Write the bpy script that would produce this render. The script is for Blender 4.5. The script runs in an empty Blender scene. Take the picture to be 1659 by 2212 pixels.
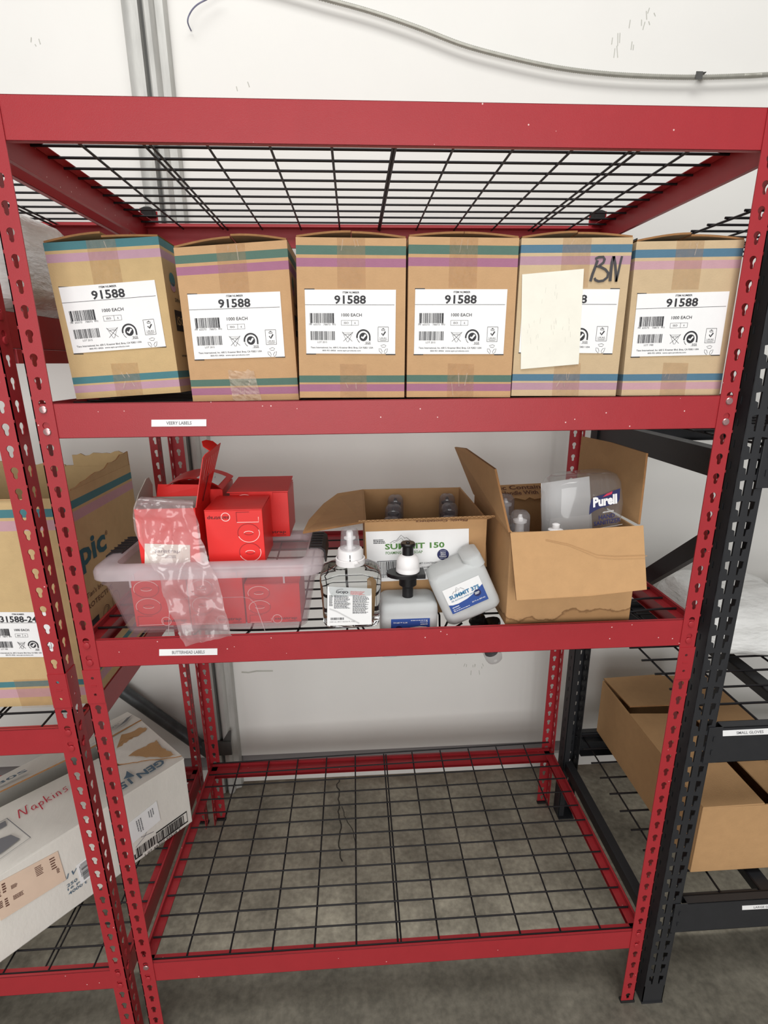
import bpy, bmesh, math, random
from mathutils import Vector, Matrix
random.seed(4)
sc = bpy.context.scene
COL = sc.collection
V = Vector

# ------------------------------------------------------------------ camera
cd = bpy.data.cameras.new('camera'); cam = bpy.data.objects.new('camera', cd); COL.objects.link(cam)
cd.sensor_fit = 'HORIZONTAL'; cd.sensor_width = 36.0; cd.lens = 1129.94 / 1659.0 * 36.0; cd.clip_start = .02
right = V((0.99836062, -0.05666672, -0.00805929)); down = V((-0.02331645, -0.27405466, -0.96143143)); fwd = V((0.05227248, 0.96004319, -0.27492665))
cm = Matrix.Identity(4)
for r in range(3):
    cm[r][0] = right[r]; cm[r][1] = -down[r]; cm[r][2] = -fwd[r]
cm[0][3], cm[1][3], cm[2][3] = 0.51343573, -0.90869228, 1.58301424
cam.matrix_world = cm
sc.camera = cam

# ------------------------------------------------------------------ world, light, exposure
w = bpy.data.worlds.new('warehouse_daylight'); sc.world = w; w.use_nodes = True
bg = w.node_tree.nodes['Background']; bg.inputs[0].default_value = (1.0, 0.975, 0.945, 1); bg.inputs[1].default_value = 0.34
def area(name, loc, target, size, size_y, energy, color=(1, 1, 1)):
    l = bpy.data.lights.new(name, 'AREA'); l.shape = 'RECTANGLE'; l.size = size; l.size_y = size_y; l.energy = energy; l.color = color
    o = bpy.data.objects.new(name, l); COL.objects.link(o); o.location = loc
    o.rotation_euler = (V(target) - V(loc)).to_track_quat('-Z', 'Y').to_euler()
    return o
area('ceiling_lamp_row', (0.3, -1.3, 4.6), (0.55, 0.5, 0.9), 3.2, 1.2, 88, (1.0, 0.99, 0.97))
area('door_daylight', (0.2, -4.6, 1.7), (0.55, 0.4, 1.1), 4.2, 3.2, 172, (1.0, 0.99, 0.975))
sc.view_settings.view_transform = 'Standard'; sc.view_settings.look = 'None'
sc.view_settings.gamma = 1.0; sc.view_settings.use_curve_mapping = False
sc.view_settings.exposure = -0.08

# ------------------------------------------------------------------ helpers
def lin(c):
    c = c / 255.0
    return c / 12.92 if c <= 0.04045 else ((c + 0.055) / 1.055) ** 2.4
def rgb(t): return (lin(t[0]), lin(t[1]), lin(t[2]), 1.0)
MATS = {}
def M(name, col, rough=.5, metal=0.0, var=.08, scale=9.0, bump=0.0, bscale=180.0, alpha=1.0, trans=0.0, ior=1.45, stretch=None, spec=.5, chips=0.0):
    m = bpy.data.materials.new(name); m.use_nodes = True
    nt = m.node_tree; N = nt.nodes; L = nt.links
    p = N['Principled BSDF']
    base = rgb(col)
    tc = N.new('ShaderNodeTexCoord'); src = tc.outputs['Object']
    if stretch:
        mp = N.new('ShaderNodeMapping'); mp.inputs['Scale'].default_value = stretch; L.new(src, mp.inputs[0]); src = mp.outputs[0]
    out = None
    if var > 0:
        n1 = N.new('ShaderNodeTexNoise'); n1.inputs['Scale'].default_value = scale; n1.inputs['Detail'].default_value = 6; n1.inputs['Roughness'].default_value = .62
        L.new(src, n1.inputs['Vector'])
        mx = N.new('ShaderNodeMix'); mx.data_type = 'RGBA'
        mx.inputs[6].default_value = tuple(max(0, c * (1 - var * 1.6)) for c in base[:3]) + (1,)
        mx.inputs[7].default_value = tuple(min(1, c * (1 + var * 1.6)) for c in base[:3]) + (1,)
        L.new(n1.outputs[0], mx.inputs[0]); out = mx.outputs[2]
    if chips > 0:
        vo = N.new('ShaderNodeTexVoronoi'); vo.inputs['Scale'].default_value = 70; L.new(tc.outputs['Object'], vo.inputs['Vector'])
        lt = N.new('ShaderNodeMath'); lt.operation = 'LESS_THAN'; lt.inputs[1].default_value = .085; L.new(vo.outputs['Distance'], lt.inputs[0])
        sp = N.new('ShaderNodeSeparateColor'); L.new(vo.outputs['Color'], sp.inputs[0])
        gt = N.new('ShaderNodeMath'); gt.operation = 'GREATER_THAN'; gt.inputs[1].default_value = 1 - chips; L.new(sp.outputs[0], gt.inputs[0])
        mu = N.new('ShaderNodeMath'); mu.operation = 'MULTIPLY'; L.new(lt.outputs[0], mu.inputs[0]); L.new(gt.outputs[0], mu.inputs[1])
        m2 = N.new('ShaderNodeMix'); m2.data_type = 'RGBA'; L.new(mu.outputs[0], m2.inputs[0])
        if out: L.new(out, m2.inputs[6])
        else: m2.inputs[6].default_value = base
        m2.inputs[7].default_value = (.75, .5, .48, 1); out = m2.outputs[2]
    if out: L.new(out, p.inputs['Base Color'])
    else: p.inputs['Base Color'].default_value = base
    p.inputs['Roughness'].default_value = rough; p.inputs['Metallic'].default_value = metal
    p.inputs['Alpha'].default_value = alpha; p.inputs['IOR'].default_value = ior
    p.inputs['Transmission Weight'].default_value = trans; p.inputs['Specular IOR Level'].default_value = spec
    if bump > 0:
        n2 = N.new('ShaderNodeTexNoise'); n2.inputs['Scale'].default_value = bscale; n2.inputs['Detail'].default_value = 4
        L.new(src, n2.inputs['Vector'])
        b = N.new('ShaderNodeBump'); b.inputs['Strength'].default_value = bump; b.inputs['Distance'].default_value = .004
        L.new(n2.outputs[0], b.inputs['Height']); L.new(b.outputs[0], p.inputs['Normal'])
    MATS[name] = m
    return m

def FILM(name, col, milk=.2, gloss=1.0, rough=.08, bump=0.0, bscale=30.0, ior=1.45):
    """thin clear plastic: see-through, a little milky, with edge reflections"""
    m = bpy.data.materials.new(name); m.use_nodes = True; nt = m.node_tree; N = nt.nodes; L = nt.links
    N.remove(N['Principled BSDF']); out = N['Material Output']
    tr = N.new('ShaderNodeBsdfTransparent'); di = N.new('ShaderNodeBsdfDiffuse'); tl = N.new('ShaderNodeBsdfTranslucent'); gl = N.new('ShaderNodeBsdfGlossy')
    for n in (di, tl): n.inputs[0].default_value = rgb(col)
    tr.inputs[0].default_value = tuple(.93 + .07 * c for c in rgb(col)[:3]) + (1,); gl.inputs['Roughness'].default_value = rough
    a = N.new('ShaderNodeMixShader'); a.inputs[0].default_value = .5; L.new(di.outputs[0], a.inputs[1]); L.new(tl.outputs[0], a.inputs[2])
    tc = N.new('ShaderNodeTexCoord'); no = N.new('ShaderNodeTexNoise'); no.inputs['Scale'].default_value = 14; L.new(tc.outputs['Object'], no.inputs['Vector'])
    mr = N.new('ShaderNodeMapRange'); mr.inputs[1].default_value = .3; mr.inputs[2].default_value = .7; mr.inputs[3].default_value = milk * .8; mr.inputs[4].default_value = milk * 1.2; L.new(no.outputs[0], mr.inputs[0])
    b_ = N.new('ShaderNodeMixShader'); L.new(mr.outputs[0], b_.inputs[0]); L.new(tr.outputs[0], b_.inputs[1]); L.new(a.outputs[0], b_.inputs[2])
    fr_ = N.new('ShaderNodeLayerWeight'); pw = N.new('ShaderNodeMath'); pw.operation = 'POWER'; pw.inputs[1].default_value = 3.5; L.new(fr_.outputs['Facing'], pw.inputs[0])
    mu = N.new('ShaderNodeMath'); mu.operation = 'MULTIPLY_ADD'; mu.inputs[1].default_value = .45 * gloss; mu.inputs[2].default_value = .04 * gloss; L.new(pw.outputs[0], mu.inputs[0])
    c_ = N.new('ShaderNodeMixShader'); L.new(mu.outputs[0], c_.inputs[0]); L.new(b_.outputs[0], c_.inputs[1]); L.new(gl.outputs[0], c_.inputs[2]); L.new(c_.outputs[0], out.inputs[0])
    if bump > 0:
        n2 = N.new('ShaderNodeTexNoise'); n2.inputs['Scale'].default_value = bscale; n2.inputs['Detail'].default_value = 2; L.new(tc.outputs['Object'], n2.inputs['Vector'])
        bu = N.new('ShaderNodeBump'); bu.inputs['Strength'].default_value = bump; bu.inputs['Distance'].default_value = .006; L.new(n2.outputs[0], bu.inputs['Height'])
        for n in (di, tl, gl): L.new(bu.outputs[0], n.inputs['Normal'])
        L.new(bu.outputs[0], fr_.inputs['Normal'])
    return m

class B:
    """collects shapes and becomes ONE mesh object"""
    def __init__(s): s.v = []; s.f = []; s.m = []
    def add(s, vs, fs, mi=0):
        o = len(s.v); s.v += [V(a) for a in vs]; s.f += [tuple(i + o for i in f) for f in fs]; s.m += [mi] * len(fs)
    def box(s, x0, x1, y0, y1, z0, z1, mi=0):
        s.hexa([(x0, y0, z0), (x1, y0, z0), (x1, y1, z0), (x0, y1, z0), (x0, y0, z1), (x1, y0, z1), (x1, y1, z1), (x0, y1, z1)], mi)
    def hexa(s, c, mi=0):
        s.add(c, [(3, 2, 1, 0), (4, 5, 6, 7), (0, 1, 5, 4), (1, 2, 6, 5), (2, 3, 7, 6), (3, 0, 4, 7)], mi)
    def sheet(s, pts, t, mi=0, n=None, mi_edge=None):
        """flat polygon of 3D points with thickness t"""
        pts = [V(p) for p in pts]
        if n is None:
            n = V((0, 0, 0))
            for i in range(len(pts)):
                a, b = pts[i], pts[(i + 1) % len(pts)]
                n += a.cross(b)
            n.normalize()
        k = len(pts); o = len(s.v)
        s.v += pts + [p - n * t for p in pts]
        s.f.append(tuple(range(o, o + k))); s.m.append(mi)
        s.f.append(tuple(range(o + 2 * k - 1, o + k - 1, -1))); s.m.append(mi)
        for i in range(k):
            j = (i + 1) % k
            s.f.append((o + i, o + k + i, o + k + j, o + j)); s.m.append(mi if mi_edge is None else mi_edge)
    def tube(s, pts, r, n=8, mi=0, cap=True):
        pts = [V(p) for p in pts]; rs = r if isinstance(r, (list, tuple)) else [r] * len(pts)
        o = len(s.v); ref = None
        for i, p in enumerate(pts):
            d = (pts[min(i + 1, len(pts) - 1)] - pts[max(i - 1, 0)]).normalized()
            if ref is None: ref = V((0, 0, 1)) if abs(d.z) < .9 else V((0, 1, 0))
            a = d.cross(ref).normalized(); b = a.cross(d).normalized(); ref = b
            for k in range(n):
                t = 2 * math.pi * k / n
                s.v.append(p + (a * math.cos(t) + b * math.sin(t)) * rs[i])
        for i in range(len(pts) - 1):
            for k in range(n):
                k2 = (k + 1) % n
                s.f.append((o + i * n + k, o + i * n + k2, o + (i + 1) * n + k2, o + (i + 1) * n + k)); s.m.append(mi)
        if cap:
            s.f.append(tuple(o + k for k in range(n))[::-1]); s.m.append(mi)
            e = o + (len(pts) - 1) * n
            s.f.append(tuple(e + k for k in range(n))); s.m.append(mi)
    def lathe(s, prof, n=28, c=(0, 0, 0), mi=0, cap=True, sx=1, sy=1):
        o = len(s.v); c = V(c)
        for (r, z) in prof:
            for k in range(n):
                t = 2 * math.pi * k / n
                s.v.append(c + V((r * sx * math.cos(t), r * sy * math.sin(t), z)))
        for i in range(len(prof) - 1):
            for k in range(n):
                k2 = (k + 1) % n
                s.f.append((o + i * n + k, o + i * n + k2, o + (i + 1) * n + k2, o + (i + 1) * n + k)); s.m.append(mi)
        if cap:
            s.f.append(tuple(o + k for k in range(n))[::-1]); s.m.append(mi)
            e = o + (len(prof) - 1) * n
            s.f.append(tuple(e + k for k in range(n))); s.m.append(mi)
    def loft(s, secs, mi=0, nc=5, cap0=True, cap1=True):
        """rounded-rectangle sections (cx, cy, z, halfx, halfy, radius)"""
        o = len(s.v); n = 4 * (nc + 1)
        for (cx, cy, z, hx, hy, r) in secs:
            r = min(r, hx * .999, hy * .999)
            for q, (sx, sy) in enumerate(((1, 1), (-1, 1), (-1, -1), (1, -1))):
                for k in range(nc + 1):
                    t = math.pi / 2 * (q + k / nc)
                    s.v.append(V((cx + sx * (hx - r) + r * math.cos(t), cy + sy * (hy - r) + r * math.sin(t), z)))
        for i in range(len(secs) - 1):
            for k in range(n):
                k2 = (k + 1) % n
                s.f.append((o + i * n + k, o + i * n + k2, o + (i + 1) * n + k2, o + (i + 1) * n + k)); s.m.append(mi)
        if cap0: s.f.append(tuple(o + k for k in range(n))[::-1]); s.m.append(mi)
        if cap1:
            e = o + (len(secs) - 1) * n
            s.f.append(tuple(e + k for k in range(n))); s.m.append(mi)
    def grid(s, rows, mi=0):
        o = len(s.v); h = len(rows); wd = len(rows[0])
        for r in rows: s.v += [V(p) for p in r]
        for i in range(h - 1):
            for j in range(wd - 1):
                a = o + i * wd + j
                s.f.append((a, a + 1, a + wd + 1, a + wd)); s.m.append(mi)
    def build(s, name, mats, parent=None, smooth=None, bevel=0.0, world=False, label=None):
        if not isinstance(mats, (list, tuple)): mats = [mats]
        me = bpy.data.meshes.new(name)
        off = parent_origin(parent) if (world and parent) else V((0, 0, 0))
        me.from_pydata([tuple(a - off) for a in s.v], [], s.f)
        for m in mats: me.materials.append(m)
        me.polygons.foreach_set('material_index', s.m)
        if smooth is not None:
            me.polygons.foreach_set('use_smooth', [True] * len(me.polygons))
            me.set_sharp_from_angle(angle=math.radians(smooth))
        me.update()
        o = bpy.data.objects.new(name, me); COL.objects.link(o)
        if parent: o.parent = parent
        if bevel > 0:
            md = o.modifiers.new('bevel', 'BEVEL'); md.width = bevel; md.segments = 2; md.limit_method = 'ANGLE'; md.angle_limit = math.radians(50)
        if label: o['label'] = label
        return o
def parent_origin(p):
    o = V((0, 0, 0))
    while p: o += p.location; p = p.parent
    return o
def tag(o, label, cat, group=None, kind=None):
    o['label'] = label
    if cat: o['category'] = cat
    if group: o['group'] = group
    if kind: o['kind'] = kind
    return o
def thing(name, label, cat, loc=(0, 0, 0), group=None, rot=None):
    o = bpy.data.objects.new(name, None); COL.objects.link(o); o.location = loc; o.empty_display_size = .05
    if rot: o.rotation_euler = rot
    return tag(o, label, cat, group)
def struct(o): o['kind'] = 'structure'; return o
def inst(o, parent, loc=(0, 0, 0), rot=None):
    c = o.copy(); COL.objects.link(c); c.parent = parent; c.location = loc
    if rot: c.rotation_euler = rot
    return c

# ---- flat print: everything drawn in label fractions (u right, v down) through a mapper
def quadmap(TL, TR, BR, BL, off=.0006):
    TL, TR, BR, BL = V(TL), V(TR), V(BR), V(BL)
    n = (TR - TL).cross(BL - TL).normalized()   # points away from the reader's side
    def f(u, v): return TL * (1 - u) * (1 - v) + TR * u * (1 - v) + BR * u * v + BL * (1 - u) * v - n * off
    f.w = (TR - TL).length; f.h = (BL - TL).length
    return f
def submap(f, u0, v0, u1, v1, rot=0):
    """window of a mapper, optionally turned by rot quarter turns (ccw)"""
    def g(u, v):
        for _ in range(rot % 4): u, v = 1 - v, u
        return f(u0 + (u1 - u0) * u, v0 + (v1 - v0) * v)
    a, b = f.w * abs(u1 - u0), f.h * abs(v1 - v0)
    g.w, g.h = (a, b) if rot % 2 == 0 else (b, a)
    return g
GL = {}
def glyphs(t, bold=0.0, shear=0.0, space=1.0):
    key = (t, bold, shear, space)
    if key in GL: return GL[key]
    c = bpy.data.curves.new('t', 'FONT'); c.body = t; c.resolution_u = 2; c.offset = bold; c.shear = shear; c.fill_mode = 'FRONT'; c.space_character = space
    o = bpy.data.objects.new('t', c); COL.objects.link(o)
    dg = bpy.context.evaluated_depsgraph_get(); e = o.evaluated_get(dg); me = e.to_mesh()
    vs = [(a.co.x, a.co.y) for a in me.vertices]; fs = [tuple(p.vertices) for p in me.polygons]
    e.to_mesh_clear(); bpy.data.objects.remove(o); bpy.data.curves.remove(c)
    x0 = min(a[0] for a in vs); x1 = max(a[0] for a in vs); y0 = min(a[1] for a in vs); y1 = max(a[1] for a in vs)
    r = ([((a - x0) / (x1 - x0), (b - y0) / (y1 - y0)) for a, b in vs], fs, (x1 - x0) / (y1 - y0))
    GL[key] = r
    return r
def text(b, f, t, uc, vc, uw, vh, bold=.012, mi=0, shear=0, flip=False):
    vs, fs, asp = glyphs(t, bold, shear)
    if uw is None: uw = vh * f.h * asp / f.w
    pts = []
    for x, y in vs:
        if flip: x, y = 1 - x, 1 - y
        pts.append(f(uc - uw / 2 + x * uw, vc + vh / 2 - y * vh))
    b.add(pts, fs, mi)
def rect(b, f, u0, v0, u1, v1, mi=0): b.add([f(u0, v1), f(u1, v1), f(u1, v0), f(u0, v0)], [(0, 1, 2, 3)], mi)
def stroke(b, f, pts, wd, mi=0, closed=False, lift=0.0):
    """ribbon of physical width wd along label points"""
    P = [f(u, v) for u, v in pts]
    n = (f(1, 0) - f(0, 0)).cross(f(0, 1) - f(0, 0)).normalized()
    k = len(P); vs = []
    for i in range(k):
        a = P[(i - 1) % k] if (closed or i > 0) else P[i]; c = P[(i + 1) % k] if (closed or i < k - 1) else P[i]
        d = (c - a).normalized(); s_ = d.cross(n).normalized() * wd / 2
        vs += [P[i] + s_ - n * lift, P[i] - s_ - n * lift]
    fs = [(2 * i, 2 * i + 1, 2 * i + 3, 2 * i + 2) for i in range(k - 1)]
    if closed: fs.append((2 * k - 2, 2 * k - 1, 1, 0))
    b.add(vs, fs, mi)
def arc(uc, vc, ru, rv, a0, a1, n=20): return [(uc + ru * math.cos(math.radians(a0 + (a1 - a0) * i / n)), vc - rv * math.sin(math.radians(a0 + (a1 - a0) * i / n))) for i in range(n + 1)]
def disc(b, f, uc, vc, ru, rv, mi=0, n=24):
    b.add([f(uc + ru * math.cos(2 * math.pi * i / n), vc + rv * math.sin(2 * math.pi * i / n)) for i in range(n)], [tuple(range(n))[::-1]], mi)
def bars(b, f, u0, v0, u1, v1, seed, mi=0, dens=.55, nb=46):
    R = random.Random(seed); u = u0; st = (u1 - u0) / nb
    while u < u1 - st:
        wd = st * R.choice((.5, .5, 1, 1.6)); rect(b, f, u, v0, min(u + wd, u1), v1, mi); u += wd + st * R.choice((.5, .7, 1.1))
def lines(b, f, u0, v0, u1, v1, n, seed, mi=0, th=.5):
    """rows of small unreadable type drawn as words"""
    R = random.Random(seed); dv = (v1 - v0) / n
    for i in range(n):
        u = u0; e = u1 - R.random() * .25 * (u1 - u0)
        while u < e:
            wl = (u1 - u0) * R.uniform(.05, .16); rect(b, f, u, v0 + i * dv, min(u + wl, e), v0 + i * dv + dv * th, mi); u += wl + (u1 - u0) * .025
def plate(name, parent, TL, TR, BR, BL, m, t=.0004, world=True):
    TL, TR, BR, BL = V(TL), V(TR), V(BR), V(BL)
    n = (TR - TL).cross(BL - TL).normalized()
    b = B(); b.sheet([p - n * t for p in (TL, BL, BR, TR)], t, n=-n)
    return b.build(name, m, parent, world=world)
def lerp(a, b, t): return a + (b - a) * t
def jag(p, q, n, amp, seed, up=V((0, 0, 1))):
    """torn edge between two points"""
    R = random.Random(seed); p = V(p); q = V(q)
    return [p.lerp(q, i / n) + up * (R.uniform(-amp, amp) if 0 < i < n else 0) for i in range(n + 1)]

# ------------------------------------------------------------------ materials
RED = M('red_powder_coat', (162, 42, 49), .38, var=.05, scale=30, bump=.12, bscale=900, chips=.10)
REDW = M('red_powder_coat_worn', (162, 42, 49), .38, var=.05, scale=30, bump=.12, bscale=900, chips=.30)
BLK = M('black_powder_coat', (40, 41, 44), .45, var=.12, scale=25, bump=.1, bscale=700)
WIRE = M('black_wire', (24, 22, 25), .45, var=.1, spec=.35)
RIV = M('bare_rivet', (200, 160, 160), .25, metal=.8, var=.2, scale=300)
FOOT = M('black_rubber', (25, 24, 24), .8, var=.1)
GALV = M('galvanised_steel', (190, 190, 186), .45, metal=.25, var=.30, scale=26, bump=.1, bscale=60, stretch=(1.0, 1.0, .16))
GALVD = M('dull_steel', (92, 92, 90), .55, metal=.5, var=.28, scale=18, stretch=(1, 1, .2))
PIPE = M('weathered_pipe_steel', (88, 92, 94), .42, metal=.5, var=.4, scale=30)
CARD = M('cardboard_tan', (192, 154, 113), .82, var=.07, scale=45, bump=.10, bscale=350)
CARDY = M('cardboard_pale', (198, 170, 124), .82, var=.07, scale=45, bump=.10, bscale=350)
CARDG = M('cardboard_greyish', (198, 174, 139), .82, var=.07, scale=45, bump=.10, bscale=350)
CARDK = M('cardboard_kraft', (186, 146, 102), .8, var=.07, scale=35, bump=.12, bscale=300)
CARDD = M('cardboard_core', (150, 108, 68), .9, var=.2, scale=90)
CARDW = M('cardboard_white', (226, 222, 214), .75, var=.05, scale=12, bump=.15, bscale=60, stretch=(3, 1, 1))
DARKP = M('dark_print', (46, 46, 50), .6, var=0)
BLACKP = M('black_ink', (24, 22, 24), .6, var=0)
GREYP = M('grey_print', (120, 120, 124), .6, var=0)
WHITE = M('white_label_paper', (240, 240, 240), .5, var=.02, scale=60)
CREAM = M('cream_label_paper', (236, 233, 220), .5, var=.05, scale=30)
GREENP = M('green_print', (76, 130, 52), .5, var=0)
BLUEP = M('blue_print', (46, 78, 150), .45, var=0)
NAVYP = M('navy_print', (34, 38, 88), .45, var=0)
TEALBLUE = M('steel_blue_print', (52, 118, 160), .5, var=0)
PINKP = M('pink_print', (214, 140, 140), .5, var=0)
REDINK = M('red_marker', (196, 50, 70), .6, var=0)
BROWNP = M('brown_print', (96, 58, 46), .7, var=.1)
TEALP = M('teal_lettering', (44, 92, 104), .7, var=.08)
SLATEP = M('slate_print', (88, 110, 128), .7, var=.1)
PEACHP = M('peach_label', (226, 200, 178), .6, var=.06, scale=20)
MARKER = M('grey_black_marker', (66, 64, 66), .6, var=.1)
TAPE = M('clear_brown_tape', (186, 140, 92), .2, var=.25, scale=90, bump=.5, bscale=120, alpha=.11)
TAPEC = M('clear_tape', (225, 205, 185), .18, var=.2, scale=90, bump=.6, bscale=90, alpha=.30)
REDBOX = M('glossy_red_carton', (226, 38, 34), .36, var=.05, scale=20)
REDDK = M('dark_red_emboss', (160, 20, 24), .5, var=0)
REDPR = M('maroon_print', (96, 22, 26), .5, var=0)
GREYIN = M('grey_board_inside', (168, 160, 150), .8, var=.06)
BINP = FILM('translucent_bin_plastic', (226, 214, 220), .17, .5, .25)
LIDP = FILM('translucent_lid_plastic', (236, 228, 232), .48, .6, .25)
LIDC = FILM('clear_lid_plastic', (206, 198, 200), .14, .5, .2)
LATCH = M('black_latch_plastic', (40, 36, 38), .45, var=.1)
BAG = FILM('thin_clear_film', (246, 234, 236), .36, 1.5, .12, bump=.8, bscale=30)
CLEAR = M('clear_bottle_plastic', (246, 250, 250), .03, var=0, trans=1.0, ior=1.34)
CLEARCAP = FILM('clear_cap_plastic', (226, 224, 228), .12, .8, .08)
SMOKECAP = FILM('smoky_cap_plastic', (190, 186, 194), .15, .8, .1)
FROST = M('frosted_bottle_plastic', (224, 227, 227), .38, var=.05, scale=14, trans=.35, ior=1.15)
WPLAS = M('white_plastic', (238, 236, 236), .35, var=.02)
BPLAS = M('black_plastic', (22, 21, 23), .3, var=.1)
WRAP = M('shiny_plastic_wrap', (236, 237, 234), .2, var=.12, scale=16, bump=1.0, bscale=32, stretch=(1, 1, 3))
CONDUIT = M('armoured_cable_steel', (168, 167, 158), .42, metal=.35, var=.15, scale=60)
BLUEW = M('blue_grey_wire', (116, 116, 140), .5, var=0)
STRIPES = {}
for nm, a in (('teal', (72, 124, 131)), ('green', (82, 112, 100)), ('blue', (80, 117, 139)), ('lilac', (186, 148, 164)), ('violet', (160, 106, 132)), ('mauve', (176, 140, 154)), ('pinklilac', (192, 152, 160))):
    STRIPES[nm] = M(nm + '_carton_ink', a, .75, var=.05, scale=60, bump=.08, bscale=300)

# ------------------------------------------------------------------ the setting
WALLM = M('white_painted_wall', (226, 225, 221), .62, var=.025, scale=3.0, bump=.06, bscale=25)
def floor_material():
    m = bpy.data.materials.new('worn_concrete'); m.use_nodes = True; nt = m.node_tree; N = nt.nodes; L = nt.links; p = N['Principled BSDF']
    tc = N.new('ShaderNodeTexCoord')
    a = N.new('ShaderNodeTexNoise'); a.inputs['Scale'].default_value = 5.5; a.inputs['Detail'].default_value = 12; a.inputs['Roughness'].default_value = .72; L.new(tc.outputs['Object'], a.inputs['Vector'])
    r = N.new('ShaderNodeValToRGB'); r.color_ramp.elements[0].position = .3; r.color_ramp.elements[0].color = rgb((84, 80, 71)); r.color_ramp.elements[1].position = .72; r.color_ramp.elements[1].color = rgb((143, 138, 125))
    L.new(a.outputs[0], r.inputs[0])
    c = N.new('ShaderNodeTexNoise'); c.inputs['Scale'].default_value = 60; c.inputs['Detail'].default_value = 5; L.new(tc.outputs['Object'], c.inputs['Vector'])
    mx = N.new('ShaderNodeMix'); mx.data_type = 'RGBA'; mx.blend_type = 'OVERLAY'; mx.inputs[0].default_value = .5
    # paler slab behind a joint; extra painted light brightens its colour under the shelves
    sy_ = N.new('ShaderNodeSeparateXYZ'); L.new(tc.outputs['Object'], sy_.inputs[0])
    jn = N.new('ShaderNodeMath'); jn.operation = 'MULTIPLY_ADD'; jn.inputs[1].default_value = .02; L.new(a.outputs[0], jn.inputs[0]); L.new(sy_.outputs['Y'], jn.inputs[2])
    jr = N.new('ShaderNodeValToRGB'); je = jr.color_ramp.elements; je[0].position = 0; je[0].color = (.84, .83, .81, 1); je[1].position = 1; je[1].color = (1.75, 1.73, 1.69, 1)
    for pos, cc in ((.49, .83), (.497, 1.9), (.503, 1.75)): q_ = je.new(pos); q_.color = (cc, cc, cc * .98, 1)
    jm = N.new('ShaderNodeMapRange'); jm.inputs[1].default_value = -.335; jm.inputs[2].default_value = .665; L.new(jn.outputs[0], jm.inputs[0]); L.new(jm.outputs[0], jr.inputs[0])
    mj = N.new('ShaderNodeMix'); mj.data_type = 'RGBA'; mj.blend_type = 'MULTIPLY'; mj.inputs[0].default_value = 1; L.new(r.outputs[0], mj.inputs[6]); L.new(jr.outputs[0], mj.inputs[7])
    L.new(mj.outputs[2], mx.inputs[6]); L.new(c.outputs[0], mx.inputs[7])
    # dried brown dirt swept against the wall
    sp = N.new('ShaderNodeSeparateXYZ'); L.new(tc.outputs['Object'], sp.inputs[0])
    n2 = N.new('ShaderNodeTexNoise'); n2.inputs['Scale'].default_value = 14; n2.inputs['Detail'].default_value = 6; L.new(tc.outputs['Object'], n2.inputs['Vector'])
    ad = N.new('ShaderNodeMath'); ad.operation = 'MULTIPLY_ADD'; ad.inputs[1].default_value = .12; L.new(n2.outputs[0], ad.inputs[0]); L.new(sp.outputs['Y'], ad.inputs[2])
    rg = N.new('ShaderNodeMapRange'); rg.inputs[1].default_value = .80; rg.inputs[2].default_value = .875; rg.inputs[3].default_value = 0; rg.inputs[4].default_value = .75; L.new(ad.outputs[0], rg.inputs[0])
    m2 = N.new('ShaderNodeMix'); m2.data_type = 'RGBA'; L.new(rg.outputs[0], m2.inputs[0]); L.new(mx.outputs[2], m2.inputs[6]); m2.inputs[7].default_value = rgb((92, 76, 58))
    L.new(m2.outputs[2], p.inputs['Base Color']); p.inputs['Roughness'].default_value = .62
    b = N.new('ShaderNodeBump'); b.inputs['Strength'].default_value = .2; b.inputs['Distance'].default_value = .003; L.new(c.outputs[0], b.inputs['Height']); L.new(b.outputs[0], p.inputs['Normal'])
    return m
WY = .815
b = B(); b.box(-2.8, 3.8, WY, WY + .12, .118, 3.4); wall = struct(b.build('wall_back', WALLM))
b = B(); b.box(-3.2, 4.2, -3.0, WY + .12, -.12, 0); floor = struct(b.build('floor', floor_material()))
b = B(); b.box(-2.8, 3.8, WY - .004, WY + .05, 0, .062); struct(b.build('baseboard_back', M('white_sill_board', (222, 220, 216), .6, var=.05)))
b = B(); b.box(-2.8, 3.8, WY + .012, WY + .11, .062, .118); struct(b.build('trim_1', M('grey_sill_recess', (128, 124, 124), .7, var=.06)))
SCUFF = M('pale_grey_scuff', (186, 186, 178), .8, var=.2); CRACK = M('dark_crack', (62, 58, 52), .9, var=.1)
# scuffs on the wall and a crack in the slab: marks with a shape of their own
fw = quadmap((0, WY, 3), (3, WY, 3), (3, WY, 0), (0, WY, 0), .0005)
def wpt(x, z): return (x / 3, 1 - z / 3)
b = B(); R = random.Random(5)
for x, z, n, l in ((1.335, 2.50, 7, .02), (1.29, 2.44, 7, .03), (1.05, 2.28, 1, .01), (1.72, 1.9, 2, .012), (.9, .55, 8, .02), (.94, .47, 9, .02), (.9, .62, 5, .02), (1.06, 1.47, 1, .015), (1.36, 1.2, 6, .014), (1.4, 1.17, 7, .014), (.42, .62, 2, .02), (-.3, 2.42, 3, .012), (.22, 2.33, 2, .016)):
    for i in range(n):
        a = x + R.uniform(-.035, .035); c = z + R.uniform(-.02, .02); stroke(b, fw, [wpt(a, c), wpt(a + R.uniform(-.004, .006), c - l * R.uniform(.3, 1))], .0022)
b.build('scuff', SCUFF, wall)
b = B()
stroke(b, fw, [wpt(.075, .487), wpt(.10, .484), wpt(.13, .489), wpt(.19, .487)], .006); stroke(b, fw, [wpt(.30, .548), wpt(.34, .549)], .006)
b.build('scratch', SCUFF, wall)
ff = quadmap((0, 1, 0), (1, 1, 0), (1, 0, 0), (0, 0, 0), .0006)
b = B(); pts = []; R = random.Random(2)
for i in range(26): pts.append((.415 + .02 * i / 25 + R.uniform(-.006, .006), 1 - (.80 - .36 * i / 25)))
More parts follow.
